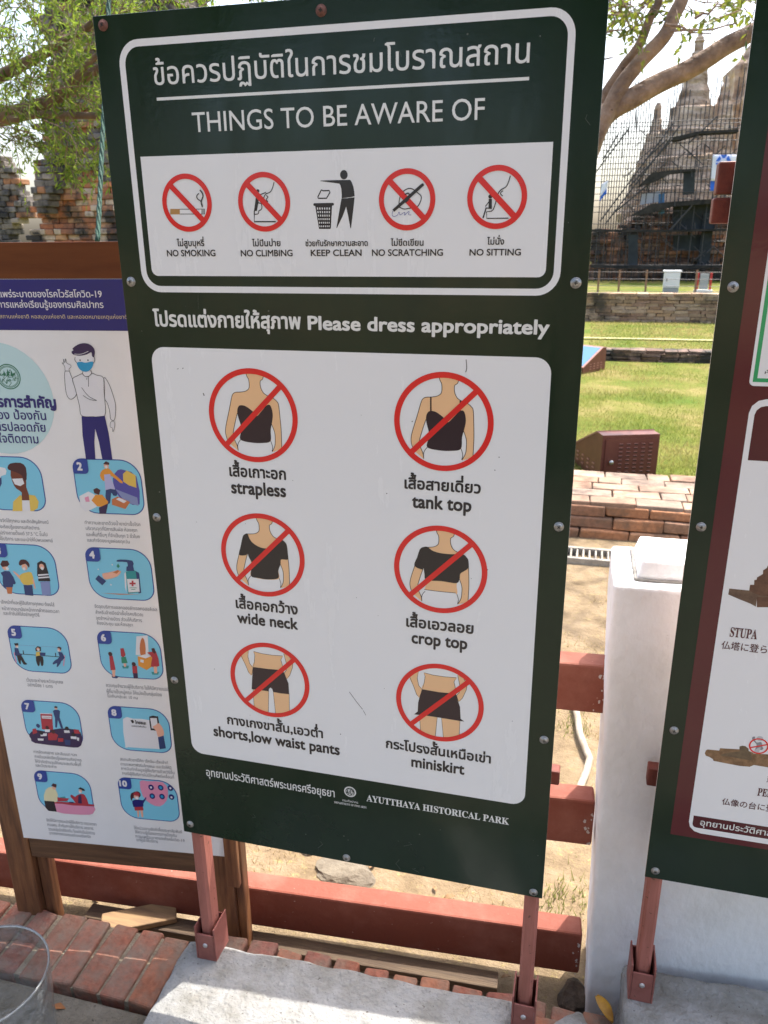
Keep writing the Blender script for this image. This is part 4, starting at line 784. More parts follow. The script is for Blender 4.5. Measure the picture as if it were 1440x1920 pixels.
# white pillar
WP = mat('white_masonry_paint', (.79, .80, .82), .8, (.60, .59, .57), 4.5, 9, bump=.55, bscale=55, lo=.46, hi=.80, stretch=(1.1, 1.1, .7), spec=.25, bdist=.006, specks=(42, .735, (.20, .18, .155)))
t = thing('pillar', 'broad white painted masonry pillar with a stepped cap, where the red rails end', 'pillar', (1.35, .33, GZ))
def loc(o, p): return [tuple(Vector(q) - Vector(p)) for q in o]
rough_block(loc([(.922, .203, GZ), (1.85, .25, GZ), (1.85, .50, GZ), (.922, .46, GZ), (.889, .200, 1.078), (1.85, .245, 1.078), (1.85, .46, 1.078), (.889, .425, 1.078)], (1.35, .33, GZ)), WP, 'shaft', t, 34, .0035, 9, .012)
rough_block(loc([(.934, .232, 1.074), (1.8, .27, 1.074), (1.8, .415, 1.074), (.932, .395, 1.074), (.945, .242, 1.119), (1.8, .28, 1.119), (1.8, .405, 1.119), (.945, .385, 1.119)], (1.35, .33, GZ)), WP, 'cap', t, 20, .0025, 14, .007)

mb = MB(); DG = mat('joint_grime', (.16, .15, .135), .95, (.30, .29, .27), 30)
for a_, b_ in (((.9335, .2315), (1.8, .2695)), ((.9335, .2315), (.9315, .396))):
    P = [Vector((a_[0] + (b_[0] - a_[0]) * i / 24, a_[1] + (b_[1] - a_[1]) * i / 24, 1.0805 + .002 * noise.noise((i * .7, 1, 1)))) - Vector((1.35, .33, GZ)) for i in range(25)]; mb.tube(P, [.0035 + .002 * noise.noise((i * .9, 5, 2)) for i in range(25)], DG, 6)
mb.build('grime_line', t)
# red rail fence
RAILP = mat('rail_paint', (.20, .054, .033), .7, (.29, .115, .080), 6, 9, bump=.35, bscale=60, spec=.3, bdist=.005, lo=.46, hi=.78, specks=(95, .71, (.42, .28, .22)))
t = thing('rail_fence', 'dark red concrete rail fence running behind the boards into the white pillar', 'fence', (-.8, .2, GZ))
fy = math.tan(.07)
for zt, h in ((.072, .131), (.477, .128), (.837, .121)):
    mb = MB(); L = 3.4; c = Vector((.905 - L / 2, .302 + .03 - L / 2 * fy, zt - h / 2))
    mb.box(c - Vector((-.8, .2, GZ)), (L, .060, h), RAILP, .07); 
    q = random.Random(int(zt * 100)); SPL = mat('whitewash_splash', (.48, .42, .39), .8)      # whitewash slopped on to the rail end
    for k in range(9):
        cx_ = L / 2 - abs(q.gauss(0, .010)) - .004; cz = q.uniform(-h / 2, h / 2 - .012); rr = q.uniform(.0012, .0042); n_ = 9
        V = [Matrix.Rotation(.07, 3, 'Z') @ Vector((cx_ + rr * q.uniform(.4, 1.2) * math.cos(i * 6.283 / n_), -.0312, cz + rr * 1.5 * q.uniform(.4, 1.2) * math.sin(i * 6.283 / n_))) + c - Vector((-.8, .2, GZ)) for i in range(n_)]
        mb.add(V, [tuple(range(n_))], SPL)
    mb.build('rail', t, bevel=.006, seg=2)
mb = MB(); mb.box(Vector((-2.55, .09, .36)) - Vector((-.8, .2, GZ)), (.16, .16, .96), RAILP, .07); mb.build('fence_post', t, bevel=.008)

# ------------------------------------------------------------------ brickwork behind
OLDB = island_mat('old_brick', [(.34, .16, .085), (.27, .115, .06), (.40, .22, .13), (.30, .17, .10), (.22, .10, .06), (.36, .20, .12)], dirt=(.05, .042, .033), dscale=2.3, dlo=.52, dhi=.66)
PAVB = island_mat('paving_brick', [(.36, .24, .165), (.29, .185, .125), (.40, .28, .20), (.27, .20, .15), (.33, .20, .13)], dirt=(.15, .11, .08), dscale=5, dlo=.45, dhi=.75, bscale=40)
STEPB = island_mat('step_brick', [(.36, .17, .085), (.29, .135, .07), (.41, .22, .12), (.24, .125, .075), (.33, .19, .12)], dirt=(.13, .09, .06), dscale=6, dlo=.45, dhi=.7, bscale=40)
FILL = mat('wall_core', (.10, .07, .05), .95, (.05, .04, .03), 4, bump=.5)
rs = random.Random(21)
# platform
t = thing('brick_platform', 'low platform of three ragged brick courses beyond the drain', 'platform', (0, 4.1, GZ))
def rel(p, q): return Vector(p) - Vector(q)
mb = MB()
for c, (y0, z0, h) in enumerate(((3.675, GZ - .02, .070), (3.70, GZ + .053, .072), (3.735, GZ + .128, .066))):
    x = -3.2 + rs.uniform(0, .2)
    while x < 3:
        l = rs.choice((.15, .27, .29, .31)); mb.box(rel((x + l / 2, y0 + .08 + rs.uniform(-.008, .008), z0 + h / 2), (0, 4.1, GZ)), (l - .006, .16, h), STEPB, rs.uniform(-.02, .02), .006); x += l
mb.build('step_courses', t, bevel=.010)
mb = MB(); y = 3.745
for r_ in range(5):
    d = .155 + rs.uniform(-.01, .01); x = -3.2 + rs.uniform(0, .3)
    while x < 3:
        l = rs.choice((.16, .29, .31, .33)); mb.box(rel((x + l / 2, y + d / 2, .068 + rs.uniform(-.003, .003)), (0, 4.1, GZ)), (l - .006, d - .006, .06), PAVB, rs.uniform(-.012, .012), .004); x += l
    y += d
mb.build('paving', t, bevel=.008)
mb = MB(); mb.box((-.1, .09, .10), (6.2, .70, .17), FILL); mb.build('core', t)
# low walls across the lawn
def course_wall(name, label, x0, x1, Y, z0, z1, h, l, m, ragged=.0, th=.35):
    t = thing(name, label, 'wall', ((x0 + x1) / 2, Y, z0)); o = t.location.copy(); mb = MB(); z = z0; k = 0
    n = int((z1 - z0) / h)
    for k in range(n):
        x = x0 + rs.uniform(0, l); yo = Y + (n - k) * -.012 + rs.uniform(-.01, .01)
        while x < x1:
            ll = l * rs.uniform(.6, 1.15)
            if not (k >= n - 2 and noise.noise((x * .8, k * 3, 2)) > ragged): mb.box(rel((x + ll / 2, yo + th / 2 + rs.uniform(-.012, .012), z + h / 2), o), (ll - .012, th, h - .006), m, rs.uniform(-.02, .02), .008)
            x += ll
        z += h
    mb.build('brick_courses', t)
    mb = MB(); mb.box(rel(((x0 + x1) / 2, Y + th / 2 + .03, (z0 + z1 - .12) / 2), o), (x1 - x0, th * .8, z1 - z0 - .12), FILL); mb.build('core', t)
LOWB = island_mat('low_wall_brick', [(.14, .085, .06), (.20, .12, .08), (.10, .07, .055), (.17, .11, .085), (.22, .15, .11)], dirt=(.035, .032, .026), dscale=3, dlo=.42, dhi=.6)
course_wall('brick_wall', 'thin dark low brick wall crossing the lawn beyond the sloped boxes', -3, 7, 11.7, GZ - .02, .075, .048, .26, LOWB, .15)
W2B = island_mat('terrace_brick', [(.34, .22, .13), (.28, .19, .12), (.38, .27, .18), (.24, .15, .10), (.33, .24, .17)], dirt=(.075, .06, .045), dscale=1.3, dlo=.50, dhi=.62)
course_wall('brick_wall', 'taller stained brick terrace wall below the temple, at far edge of the lawn', -7, 13, 18.05, GZ - .02, .52, .072, .34, W2B, .25, .4)
# foot path line in the lawn
mb = MB(); mb.add([(-8, 14.35, GZ + .03), (14, 14.55, GZ + .03), (14, 14.68, GZ + .03), (-8, 14.48, GZ + .03)], [(0, 1, 2, 3)], mat('path_gravel', (.42, .38, .20), .95, (.30, .28, .13), 9)); mb.build('path', kind='structure')

# drain grate
t = thing('drain_grate', 'grey slatted drain grate in the sand behind the white pillar', 'drain', (.9, 3.30, GZ)); GC = mat('grate_concrete', (.36, .33, .27), .9, (.25, .22, .18), 20, bump=.4)
mb = MB()
for y in (-.085, .085): mb.box((0, y, .012), (3.2, .03, .05), GC)
mb.build('frame', t, bevel=.004)
mb = MB()
for i in range(86): mb.box((-1.57 + i * .0365, 0, .010), (.011, .14, .045), GC, .0, 0, Matrix.Rotation(.2, 3, 'Y'))
o = mb.build('slats', t, bevel=.003)
mb = MB(); mb.box((0, 0, -.006), (3.2, .14, .004), mat('drain_dark', (.012, .010, .008), .9)); mb.build('channel', t)

# sloped metal boxes on the lawn
MBX = mat('box_maroon', (.145, .045, .026), .45, (.11, .026, .018), 8, spec=.5); LV = mat('louvre_dark', (.02, .008, .007), .7); HND = mat('handle_chrome', (.5, .5, .48), .3, metal=.9)
EDL = mat('box_edge', (.33, .15, .12), .4)
def sloped_box(name, label, loc_, rz, w_, d, hb, hf, glass=False):
    t = thing(name, label, 'cabinet', loc_, rz); mb = MB()
    # back (door side) at y=0 facing -y, sloping down towards +y
    V = [(-w_ / 2, 0, 0), (w_ / 2, 0, 0), (w_ / 2, d, 0), (-w_ / 2, d, 0), (-w_ / 2, 0, hb), (w_ / 2, 0, hb), (w_ / 2, d * .16, hb), (w_ / 2, d, hf), (-w_ / 2, d, hf), (-w_ / 2, d * .16, hb)]
    mb.add(V, [(3, 2, 1, 0), (0, 1, 5, 4), (4, 5, 6, 9), (9, 6, 7, 8), (8, 7, 2, 3), (1, 2, 7, 6, 5), (0, 4, 9, 8, 3)], MBX); bd = mb
    mb = MB(); rbox(mb, -w_ / 2 + .025, .03, w_ / 2 - .02, hb - .03, -.008, -.0005, MBX); pass
    for c in range(5):
        for r_ in range(9): mb.box((-w_ * .24 + c * w_ * .13 + .03, -.0095, hb - .075 - r_ * .032), (w_ * .06, .004, .010), EDL if r_ % 1 else LV, tilt=Matrix.Rotation(.12, 3, 'Y')); mb.box((-w_ * .24 + c * w_ * .13 + .03, -.011, hb - .069 - r_ * .032), (w_ * .06, .006, .004), EDL)
    dr = mb.build('door', t)
    mb = MB(); mb.lathe([(.012, 0), (.012, .014), (.018, .016), (.018, .026), (.006, .03)], HND, 14, (-w_ / 2 + .075, -.009, hb * .45), 'Y'); mb.build('handle', dr)
    mb = bd
    for sx in (-1, 1):
        for r_ in range(3):
            for c in range(4):
                y = d * (.2 + c * .16); zt = .05 + r_ * .035
                if zt < hb - (hb - hf) * (y / d) - .04: mb.box((sx * (w_ / 2 + .003), y, zt), (.005, .045, .010), EDL)
    mb.build('body', t)
    a = Vector((0, d * .16, hb)); b_ = Vector((0, d, hf)); L_ = (b_ - a).length; ang = math.atan2(hf - hb, d * .84)
    mb = MB(); mb.box((a + b_) / 2 + Vector((0, 0, .006)), (w_ - .05, L_ - .05, .010), mat('display_blue', (.06, .17, .30), .45, spec=.25) if glass else MBX, tilt=Matrix.Rotation(ang, 3, 'X')); mb.build('display_panel', t)
    mb = MB(); mb.box((a + b_) / 2 + Vector((0, 0, .001)), (w_ + .01, L_ + .01, .012), EDL, tilt=Matrix.Rotation(ang, 3, 'X')); mb.build('display_frame', t)
p = onY(1182, 815, 5.0)
sloped_box('sloped_cabinet', 'nearer dark red sloped metal cabinet with louvred door and knob, behind the brick platform', (p.x + .01, 5.0, GZ), .34, .46, .80, p.z - GZ, .10)
p = onY(1124, 655, 10.9)
sloped_box('sloped_cabinet', 'farther sloped cabinet with a blue display top, beside the thin low wall', (p.x - .12, 10.9, GZ), 2.55, .52, .55, .33, .09, True)

# electrical cabinet, fire point, wire fence on the terrace
TZ = GZ + .55
CW = mat('cabinet_white', (.70, .72, .72), .45); CG = mat('cabinet_grey', (.34, .35, .35), .6)
t = thing('electrical_cabinet', 'pale grey upright electrical cabinet on the far terrace', 'cabinet', (2.595, 19.5, TZ - .01))
mb = MB(); mb.box((0, 0, .06), (.35, .22, .13), CG); mb.build('base', t, bevel=.006)
mb = MB(); mb.box((0, 0, .315), (.36, .22, .37), CW); mb.build('body', t, bevel=.006)
mb = MB(); mb.box((0, 0, .517), (.41, .27, .035), CW); mb.build('top', t, bevel=.006)
mb = MB(); mb.box((0, -.115, .312), (.31, .012, .33), CW); d_ = mb.build('door', t, bevel=.004)
mb = MB(); mb.box((-.12, -.127, .32), (.015, .014, .07), mat('handle_black', (.02, .02, .02), .5)); mb.build('handle', d_)
t = thing('fire_point', 'red framed fire point with white base on the far terrace, right of the electrical cabinet', 'fire point', (3.37, 19.8, TZ - .01)); RP = mat('red_paint', (.45, .03, .03), .5)
mb = MB(); mb.box((0, 0, .04), (.42, .2, .07), CW); mb.build('base', t, bevel=.006)
for sx in (-.15, .15): mb = MB(); mb.box((sx, 0, .27), (.05, .05, .40), RP); mb.build('post', t, bevel=.004)
mb = MB(); mb.box((0, 0, .27), (.20, .04, .36), CG); mb.build('panel', t, bevel=.004)
t = thing('wire_fence', 'thin wire fence with brown posts in front of the temple', 'fence', (3, 19.2, TZ)); FP = mat('fence_post_brown', (.25, .14, .08), .8); WR = mat('wire', (.20, .18, .17), .6)
for i, x in enumerate((-3.5, -2.1, -1.62, -1.0, .12, .82, 1.6, 2.6, 3.6)): mb = MB(); mb.box((x, 0, .26), (.045, .045, .56), FP); mb.build('fence_post', t)
for z in (.06, .18, .34, .50): mb = MB(); mb.tube([(-3.6, -.02, z), (0, -.02, z - .008), (3.7, -.02, z)], .006, WR, 5); mb.build('wire', t)

# ------------------------------------------------------------------ temple
TB = mat('temple_stucco', (.60, .475, .355), .95, (.20, .135, .095), 1.7, 10, bump=.9, bscale=2.4, lo=.36, hi=.66, stretch=(1, 1, 1.6), spec=.1, bdist=.2)
TD = mat('temple_brick_dark', (.20, .085, .048), .95, (.030, .026, .022), .9, 9, bump=.9, bscale=3, lo=.40, hi=.56, stretch=(1.4, 1.4, .45), spec=.1, bdist=.2)
def redent(h): # quarter-stepped square plan
    q = [(1, .55), (.86, .55), (.86, .72), (.72, .72), (.72, .86), (.55, .86), (.55, 1)]
    P = []
    for k in range(4):
        c, s = (1, 0, -1, 0)[k], (0, 1, 0, -1)[k]
        P += [(h * (x * c - y * s), h * (x * s + y * c)) for x, y in q]
    return P
def tower(name, label, cx, Y, prof, m, cat='tower', base=None):
    """prof: (half width px, y px) top to bottom at depth Y"""
    c = onY(cx, 444, Y); sc = (onY(cx + 50, 444, Y).x - c.x) / 50
    t = thing(name, label, cat, (c.x, Y, 0)); rows = []
    for i, (hw, y) in enumerate(prof): rows.append((hw * sc, onY(cx, y, Y).z))
    fine = []
    for (h0, z0), (h1, z1) in zip(rows, rows[1:]):
        n = max(1, int(abs(z1 - z0) / .28))
        for j in range(n):
            f = j / n; hh = h0 + (h1 - h0) * f; zz = z0 + (z1 - z0) * f
            lip = .045 if j % 3 == 0 and n > 2 else 0
            fine.append((hh * (1 + lip) , zz)); fine.append((hh * (1 + lip), zz - abs(z1 - z0) / n * .45)); 
    fine.append(rows[-1])
    V = []; F = []; n = 28
    for h, z in fine:
        for x, y in redent(h):
            d = noise.noise_vector((x * 1.3 + cx, y * 1.3, z * 1.3)) * .16 * min(1, h); V.append((x + d.x, y + d.y, z + d.z * .4))
    for i in range(len(fine) - 1):
        for k in range(n): F.append((i * n + k, (i + 1) * n + k, (i + 1) * n + (k + 1) % n, i * n + (k + 1) % n))
    F.append(tuple(range(n)))
    mb = MB(); mb.add(V, F, m); mb.build('masonry', t); return t
tower('temple_tower', 'big stepped pale temple tower rising at right edge behind scaffolding', 1432, 31, [(30, -150), (44, -60), (52, 0), (60, 40), (72, 62), (86, 95), (98, 130), (104, 190), (116, 196), (112, 250), (126, 256), (122, 296), (140, 300), (150, 340), (190, 400), (200, 470), (215, 545)], TB)
tower('temple_spire', 'pointed ruined spire with a small columned top, left of the big temple tower', 1272, 28, [(4, 66), (7, 74), (9, 80), (7.5, 82), (7.5, 98), (11, 101), (11, 106), (14, 108), (15, 122), (20, 128), (22, 150), (27, 175), (31, 200), (38, 206), (42, 240), (52, 248), (56, 290), (72, 300), (90, 360), (110, 430), (120, 545)], TB)
tower('temple_spire', 'thin small spire leftmost of the temple towers, behind dense scaffolding', 1211, 28.5, [(4, 194), (6, 200), (7, 222), (9, 226), (11, 246), (17, 252), (24, 285), (36, 330), (52, 400), (60, 545)], TB)
tower('temple_spire', 'little pointed finial close to the big temple tower left flank', 1327, 28.2, [(2, 138), (5, 150), (8, 166), (12, 185), (16, 200), (20, 240), (30, 330), (34, 545)], TB)
# temple base: a ragged brick mass
def brick_mass(name, label, cat, sil, Y, depth, h, l, m, core=FILL, taper=0, jit=.02, split=None):
    """bricks laid in courses wherever they fall inside an outline measured at distance Y"""
    P = [onY(x, y, Y) for x, y in sil]; P = [(p.x, p.z) for p in P]
    def ins(x, z):
        r = False
        for i in range(len(P)):
            a, b = P[i - 1], P[i]
            if (a[1] > z) != (b[1] > z) and x < (b[0] - a[0]) * (z - a[1]) / (b[1] - a[1]) + a[0]: r = not r
        return r
    x0, x1, z0, z1 = min(p[0] for p in P), max(p[0] for p in P), min(p[1] for p in P), max(p[1] for p in P)
    t = thing(name, label, cat, ((x0 + x1) / 2, Y + depth / 2, z0)); o = t.location.copy(); mb = MB(); cb = MB(); z = z0
    while z < z1:
        x = x0 + rs.uniform(0, l); yo = rs.uniform(-jit, jit) + noise.noise((z * .7, 5, 1)) * jit * 3
        while x < x1:
            ll = l * rs.uniform(.55, 1.2)
            if ins(x + ll * .2, z + h / 2) and ins(x + ll * .8, z + h / 2):
                st = noise.noise((x * .9, z * .9, 7)) * .12
                mm = split[1] if split and z + noise.noise((x * 1.3, z, 4)) * .35 > split[0] else m
                mb.box(rel((x + ll / 2, Y + depth / 2 + yo + rs.uniform(-jit, jit) + st, z + h / 2), o), (ll - l * .015, depth, h * .97), mm, rs.uniform(-.02, .02), h * .07)
            x += ll
        z += h
    mb.build('brickwork', t, bevel=h * .12, seg=1)
    return t
brick_mass('ruined_terrace', 'broad dark weathered brick base of the temple behind the wire fence', 'ruin', [(1040, 545), (1040, 455), (1105, 428), (1150, 432), (1190, 405), (1225, 392), (1300, 398), (1460, 398), (1460, 545)], 25.5, 1.2, .11, .45, island_mat('temple_brick', [(.34, .15, .08), (.24, .12, .07), (.40, .21, .13), (.16, .09, .065), (.30, .19, .13)], dirt=(.045, .042, .040), dscale=.8, dlo=.42, dhi=.56, bscale=6), jit=.05)

# scaffolding
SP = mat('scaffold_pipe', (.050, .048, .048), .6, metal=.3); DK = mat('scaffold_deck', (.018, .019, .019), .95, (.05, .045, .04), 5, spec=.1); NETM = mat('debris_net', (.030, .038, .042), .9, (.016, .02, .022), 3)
SY = 24.6
t = thing('scaffolding', 'dense dark pipe scaffolding with decks and nets wrapped round the temple', 'scaffolding', (3, SY, TZ))
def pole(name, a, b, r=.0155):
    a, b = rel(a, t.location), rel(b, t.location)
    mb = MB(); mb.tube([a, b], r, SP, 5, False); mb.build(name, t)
top = lambda x: 195 + 40 * math.sin(x * .09) - (x - 1120) * .12 if x < 1300 else 185 - (x - 1300) * .5 + 25 * math.sin(x * .2)
x = 1112.0; k = 0
while x < 1400:
    Yk = SY + (k % 3) * .55; yt = top(x) + rs.uniform(-18, 18); a = onY(x, 546, Yk); b = onY(x, yt, Yk); pole('standard', (a.x, Yk, TZ - .02), (a.x, Yk, b.z)); k += 1
    x += 4.6 if x < 1230 else 7.5
for i, y in enumerate([232, 241, 250, 262, 272, 283, 296, 308, 318, 330, 341, 352, 364, 376, 388, 398, 420, 432, 497, 506]):
    Yk = SY + (i % 3) * .55 - .03; x0 = 1108 if y > 240 else 1150; x1 = 1400 if i % 2 == 0 or y < 262 else 1255 + rs.uniform(-30, 40)
    if y > 400: x1 = 1400
    a = onY(x0, y, Yk); b = onY(x1, y, Yk); pole('ledger', a, (b.x, Yk, a.z), .0115)
for (xa, ya), (xb, yb) in (((1125, 415), (1262, 232)), ((1135, 420), (1275, 236)), ((1112, 330), (1180, 240)), ((1150, 400), (1235, 330)), ((1255, 432), (1310, 372)), ((1250, 440), (1308, 374)), ((1290, 270), (1345, 218)), ((1160, 250), (1130, 300)), ((1180, 350), (1260, 262)), ((1210, 300), (1250, 262))):
    a, b = onY(xa, ya, SY - .06), onY(xb, yb, SY - .06); pole('brace', a, b, .022)
for i in range(150):
    xa, ya = rs.uniform(1165, 1390), rs.uniform(240, 500); Yk = SY + rs.uniform(-.15, 1.2); L = rs.uniform(8, 45); ang = rs.choice((0, 0, 1.57, 1.57, .75, -.75))
    a, b = onY(xa, ya, Yk), onY(xa + L * math.cos(ang), ya - L * math.sin(ang), Yk); pole('coupler_bar', a, b, rs.uniform(.010, .018))
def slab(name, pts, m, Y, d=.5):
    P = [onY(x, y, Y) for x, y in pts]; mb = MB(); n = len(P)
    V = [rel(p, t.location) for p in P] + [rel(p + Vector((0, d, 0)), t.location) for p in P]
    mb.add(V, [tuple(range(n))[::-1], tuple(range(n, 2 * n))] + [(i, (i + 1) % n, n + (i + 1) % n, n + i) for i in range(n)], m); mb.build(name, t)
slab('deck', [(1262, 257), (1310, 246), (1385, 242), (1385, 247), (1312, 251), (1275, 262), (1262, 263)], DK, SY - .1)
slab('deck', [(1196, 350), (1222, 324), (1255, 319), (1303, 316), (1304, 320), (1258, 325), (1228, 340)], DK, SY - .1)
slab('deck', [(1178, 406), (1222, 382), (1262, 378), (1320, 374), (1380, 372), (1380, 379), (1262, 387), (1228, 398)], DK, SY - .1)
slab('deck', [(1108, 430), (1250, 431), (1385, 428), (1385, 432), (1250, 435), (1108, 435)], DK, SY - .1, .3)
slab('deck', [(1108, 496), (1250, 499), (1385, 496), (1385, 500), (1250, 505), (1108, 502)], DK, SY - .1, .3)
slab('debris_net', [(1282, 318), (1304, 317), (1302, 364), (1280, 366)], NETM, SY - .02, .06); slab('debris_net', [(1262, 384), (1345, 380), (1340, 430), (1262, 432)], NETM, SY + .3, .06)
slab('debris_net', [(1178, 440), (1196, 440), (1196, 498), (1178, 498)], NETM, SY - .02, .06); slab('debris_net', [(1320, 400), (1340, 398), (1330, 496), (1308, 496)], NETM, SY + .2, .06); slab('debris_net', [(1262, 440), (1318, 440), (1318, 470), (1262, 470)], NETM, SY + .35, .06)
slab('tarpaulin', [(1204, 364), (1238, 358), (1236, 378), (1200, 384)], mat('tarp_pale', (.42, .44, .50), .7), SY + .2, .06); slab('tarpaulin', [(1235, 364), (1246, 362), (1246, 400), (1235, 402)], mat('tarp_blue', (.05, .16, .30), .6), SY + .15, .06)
# banners
def banner(name, label, pts, Y, logo=False):
    P = [onY(x, y, Y) for x, y in pts]; c = (P[2] + P[3]) / 2
    t = thing(name, label, 'banner', (c.x, Y, c.z)); m1, m2 = mat('banner_white', (.72, .73, .78), .8), mat('banner_blue', (.03, .13, .55), .8)
    def quad(a, b, c_, d, m, n, dy):
        mb = MB(); V = []; F = []
        for i in range(5):
            for j in range(9):
                p = a.lerp(b, i / 4).lerp(d.lerp(c_, i / 4), j / 8); p = rel(p, t.location); p.y += dy + .03 * math.sin(i * 1.4 + j * .5); V.append(p)
        for i in range(4):
            for j in range(8): F.append((i * 9 + j, i * 9 + j + 1, (i + 1) * 9 + j + 1, (i + 1) * 9 + j))
        mb.add(V, F, m, True); o = mb.build(n, t); s = o.modifiers.new('thickness', 'SOLIDIFY'); s.thickness = .01; return o
    a, b, c_, d = P; f = .72
    quad(a, b, b.lerp(c_, f), a.lerp(d, f), m1, 'white_cloth', 0); quad(a.lerp(d, f), b.lerp(c_, f), c_, d, m2, 'blue_cloth', 0)
    if logo:
        mb = MB(); o = a.lerp(b, .42).lerp(d.lerp(c_, .42), .20); hx = []
        for k in range(6):
            an = k * math.pi / 3 + math.pi / 6; V = []
            for da, rr in ((-.45, .20), (.45, .20), (.32, .10), (-.32, .10)): V.append(rel(o + Vector((rr * math.cos(an + da), -.06, rr * math.sin(an + da))), t.location))
            mb.add(V, [(0, 1, 2, 3)], m2)
        ob = mb.build('hexagon_emblem', t); s = ob.modifiers.new('thickness', 'SOLIDIFY'); s.thickness = .008
banner('banner', 'white banner with blue foot and blue hexagon emblem hung on scaffolding at right', [(1337, 290), (1384, 290), (1380, 359), (1331, 358)], SY - .5, True)
banner('banner', 'small white and blue flag hanging on the scaffolding at far left', [(1128, 345), (1141, 338), (1137, 362), (1124, 378)], SY - .5)

# ruins at the left
RB = island_mat('ruin_brick', [(.44, .17, .08), (.34, .135, .07), (.44, .26, .15), (.50, .40, .31), (.28, .125, .075), (.40, .20, .115)], dirt=(.045, .042, .040), dscale=1.7, dlo=.45, dhi=.56, bscale=14)
RG = island_mat('ruin_stucco', [(.20, .18, .16), (.27, .23, .19), (.14, .13, .12), (.32, .16, .085), (.18, .16, .14)], dirt=(.032, .031, .031), dscale=1.6, dlo=.44, dhi=.58, bscale=10)
brick_mass('ruined_tower', 'tall ruined brick tower of orange and soot-black courses behind the left foliage', 'ruin', [(30, 470), (34, 440), (52, 420), (60, 380), (56, 345), (60, 306), (72, 300), (66, 250), (76, 140), (72, 60), (80, -160), (330, -160), (360, 470)], 9, 1.0, .075, .22, RB, jit=.03, split=(2.55, RG))
brick_mass('stucco_buttress', 'grey stucco buttress leaning on the ruined tower above the poster', 'ruin', [(46, 400), (55, 365), (54, 320), (60, 303), (84, 300), (100, 318), (102, 345), (92, 372), (96, 400)], 8.75, .26, .085, .16, RG, jit=.02)
brick_mass('ruined_wall', 'jagged leaning chunk of ruined wall at left edge above the poster', 'ruin', [(-140, 470), (-120, 300), (-60, 285), (0, 290), (14, 298), (22, 320), (30, 335), (38, 350), (50, 378), (46, 398), (30, 425), (22, 445), (40, 470)], 10.5, .28, .085, .18, RG, jit=.03)

# ------------------------------------------------------------------ trees
def leaf_mat(name, c1, c2, tr=.45, patch=False):
    m = bpy.data.materials.new(name); m.use_nodes = True; N = m.node_tree; b = N.nodes['Principled BSDF']; out = N.nodes['Material Output']
    g = N.nodes.new('ShaderNodeNewGeometry'); r = N.nodes.new('ShaderNodeValToRGB'); r.color_ramp.elements[0].color = (*c1, 1); r.color_ramp.elements[1].color = (*c2, 1)
    fac = g.outputs['Random Per Island']
    if patch:                        # dry and green patches of lawn
        tc = N.nodes.new('ShaderNodeTexCoord'); pn = N.nodes.new('ShaderNodeTexNoise'); pn.inputs['Scale'].default_value = .9; pn.inputs['Detail'].default_value = 5; N.links.new(tc.outputs['Object'], pn.inputs['Vector'])
        mr = N.nodes.new('ShaderNodeMapRange'); mr.inputs[1].default_value = .38; mr.inputs[2].default_value = .62; N.links.new(pn.outputs['Fac'], mr.inputs[0])
        ma = N.nodes.new('ShaderNodeMath'); ma.operation = 'MULTIPLY_ADD'; ma.inputs[1].default_value = .35; N.links.new(fac, ma.inputs[0])
        mb_ = N.nodes.new('ShaderNodeMath'); mb_.operation = 'MULTIPLY'; mb_.inputs[1].default_value = .75; N.links.new(mr.outputs[0], mb_.inputs[0]); N.links.new(mb_.outputs[0], ma.inputs[2]); fac = ma.outputs[0]
    N.links.new(fac, r.inputs[0]); N.links.new(r.outputs[0], b.inputs['Base Color']); b.inputs['Roughness'].default_value = .5; b.inputs['Specular IOR Level'].default_value = .3
    t = N.nodes.new('ShaderNodeBsdfTranslucent'); hs = N.nodes.new('ShaderNodeHueSaturation'); hs.inputs['Value'].default_value = 1.7; hs.inputs['Hue'].default_value = .485; N.links.new(r.outputs[0], hs.inputs['Color']); N.links.new(hs.outputs[0], t.inputs['Color'])
    mx = N.nodes.new('ShaderNodeMixShader'); mx.inputs[0].default_value = tr; N.links.new(b.outputs[0], mx.inputs[1]); N.links.new(t.outputs[0], mx.inputs[2]); N.links.new(mx.outputs[0], out.inputs['Surface']); return m
BARK = mat('bark_brown', (.20, .135, .085), .9, (.11, .075, .05), 6, 7, bump=.7, bscale=16, stretch=(1, 1, .4), bdist=.02); BARKL = mat('bark_pale', (.30, .205, .14), .85, (.13, .085, .06), 7, 9, bump=.9, bscale=16, lo=.40, hi=.66, bdist=.03, specks=(9, .66, (.07, .045, .03)))
def leaf(V, F, p, d, l, w_, r_):
    """one folded leaf from p along d"""
    s = d.cross(Vector((r_.uniform(-1, 1), r_.uniform(-1, 1), r_.uniform(-1, 1)))).normalized(); n = d.cross(s); b = len(V)
    V += [p, p + d * l * .45 + s * w_ / 2 + n * w_ * .15, p + d * l - n * l * .1, p + d * l * .45 - s * w_ / 2 + n * w_ * .15, p + d * l * .5]
    F += [(b, b + 1, b + 4), (b + 1, b + 2, b + 4), (b, b + 4, b + 3), (b + 4, b + 2, b + 3)]
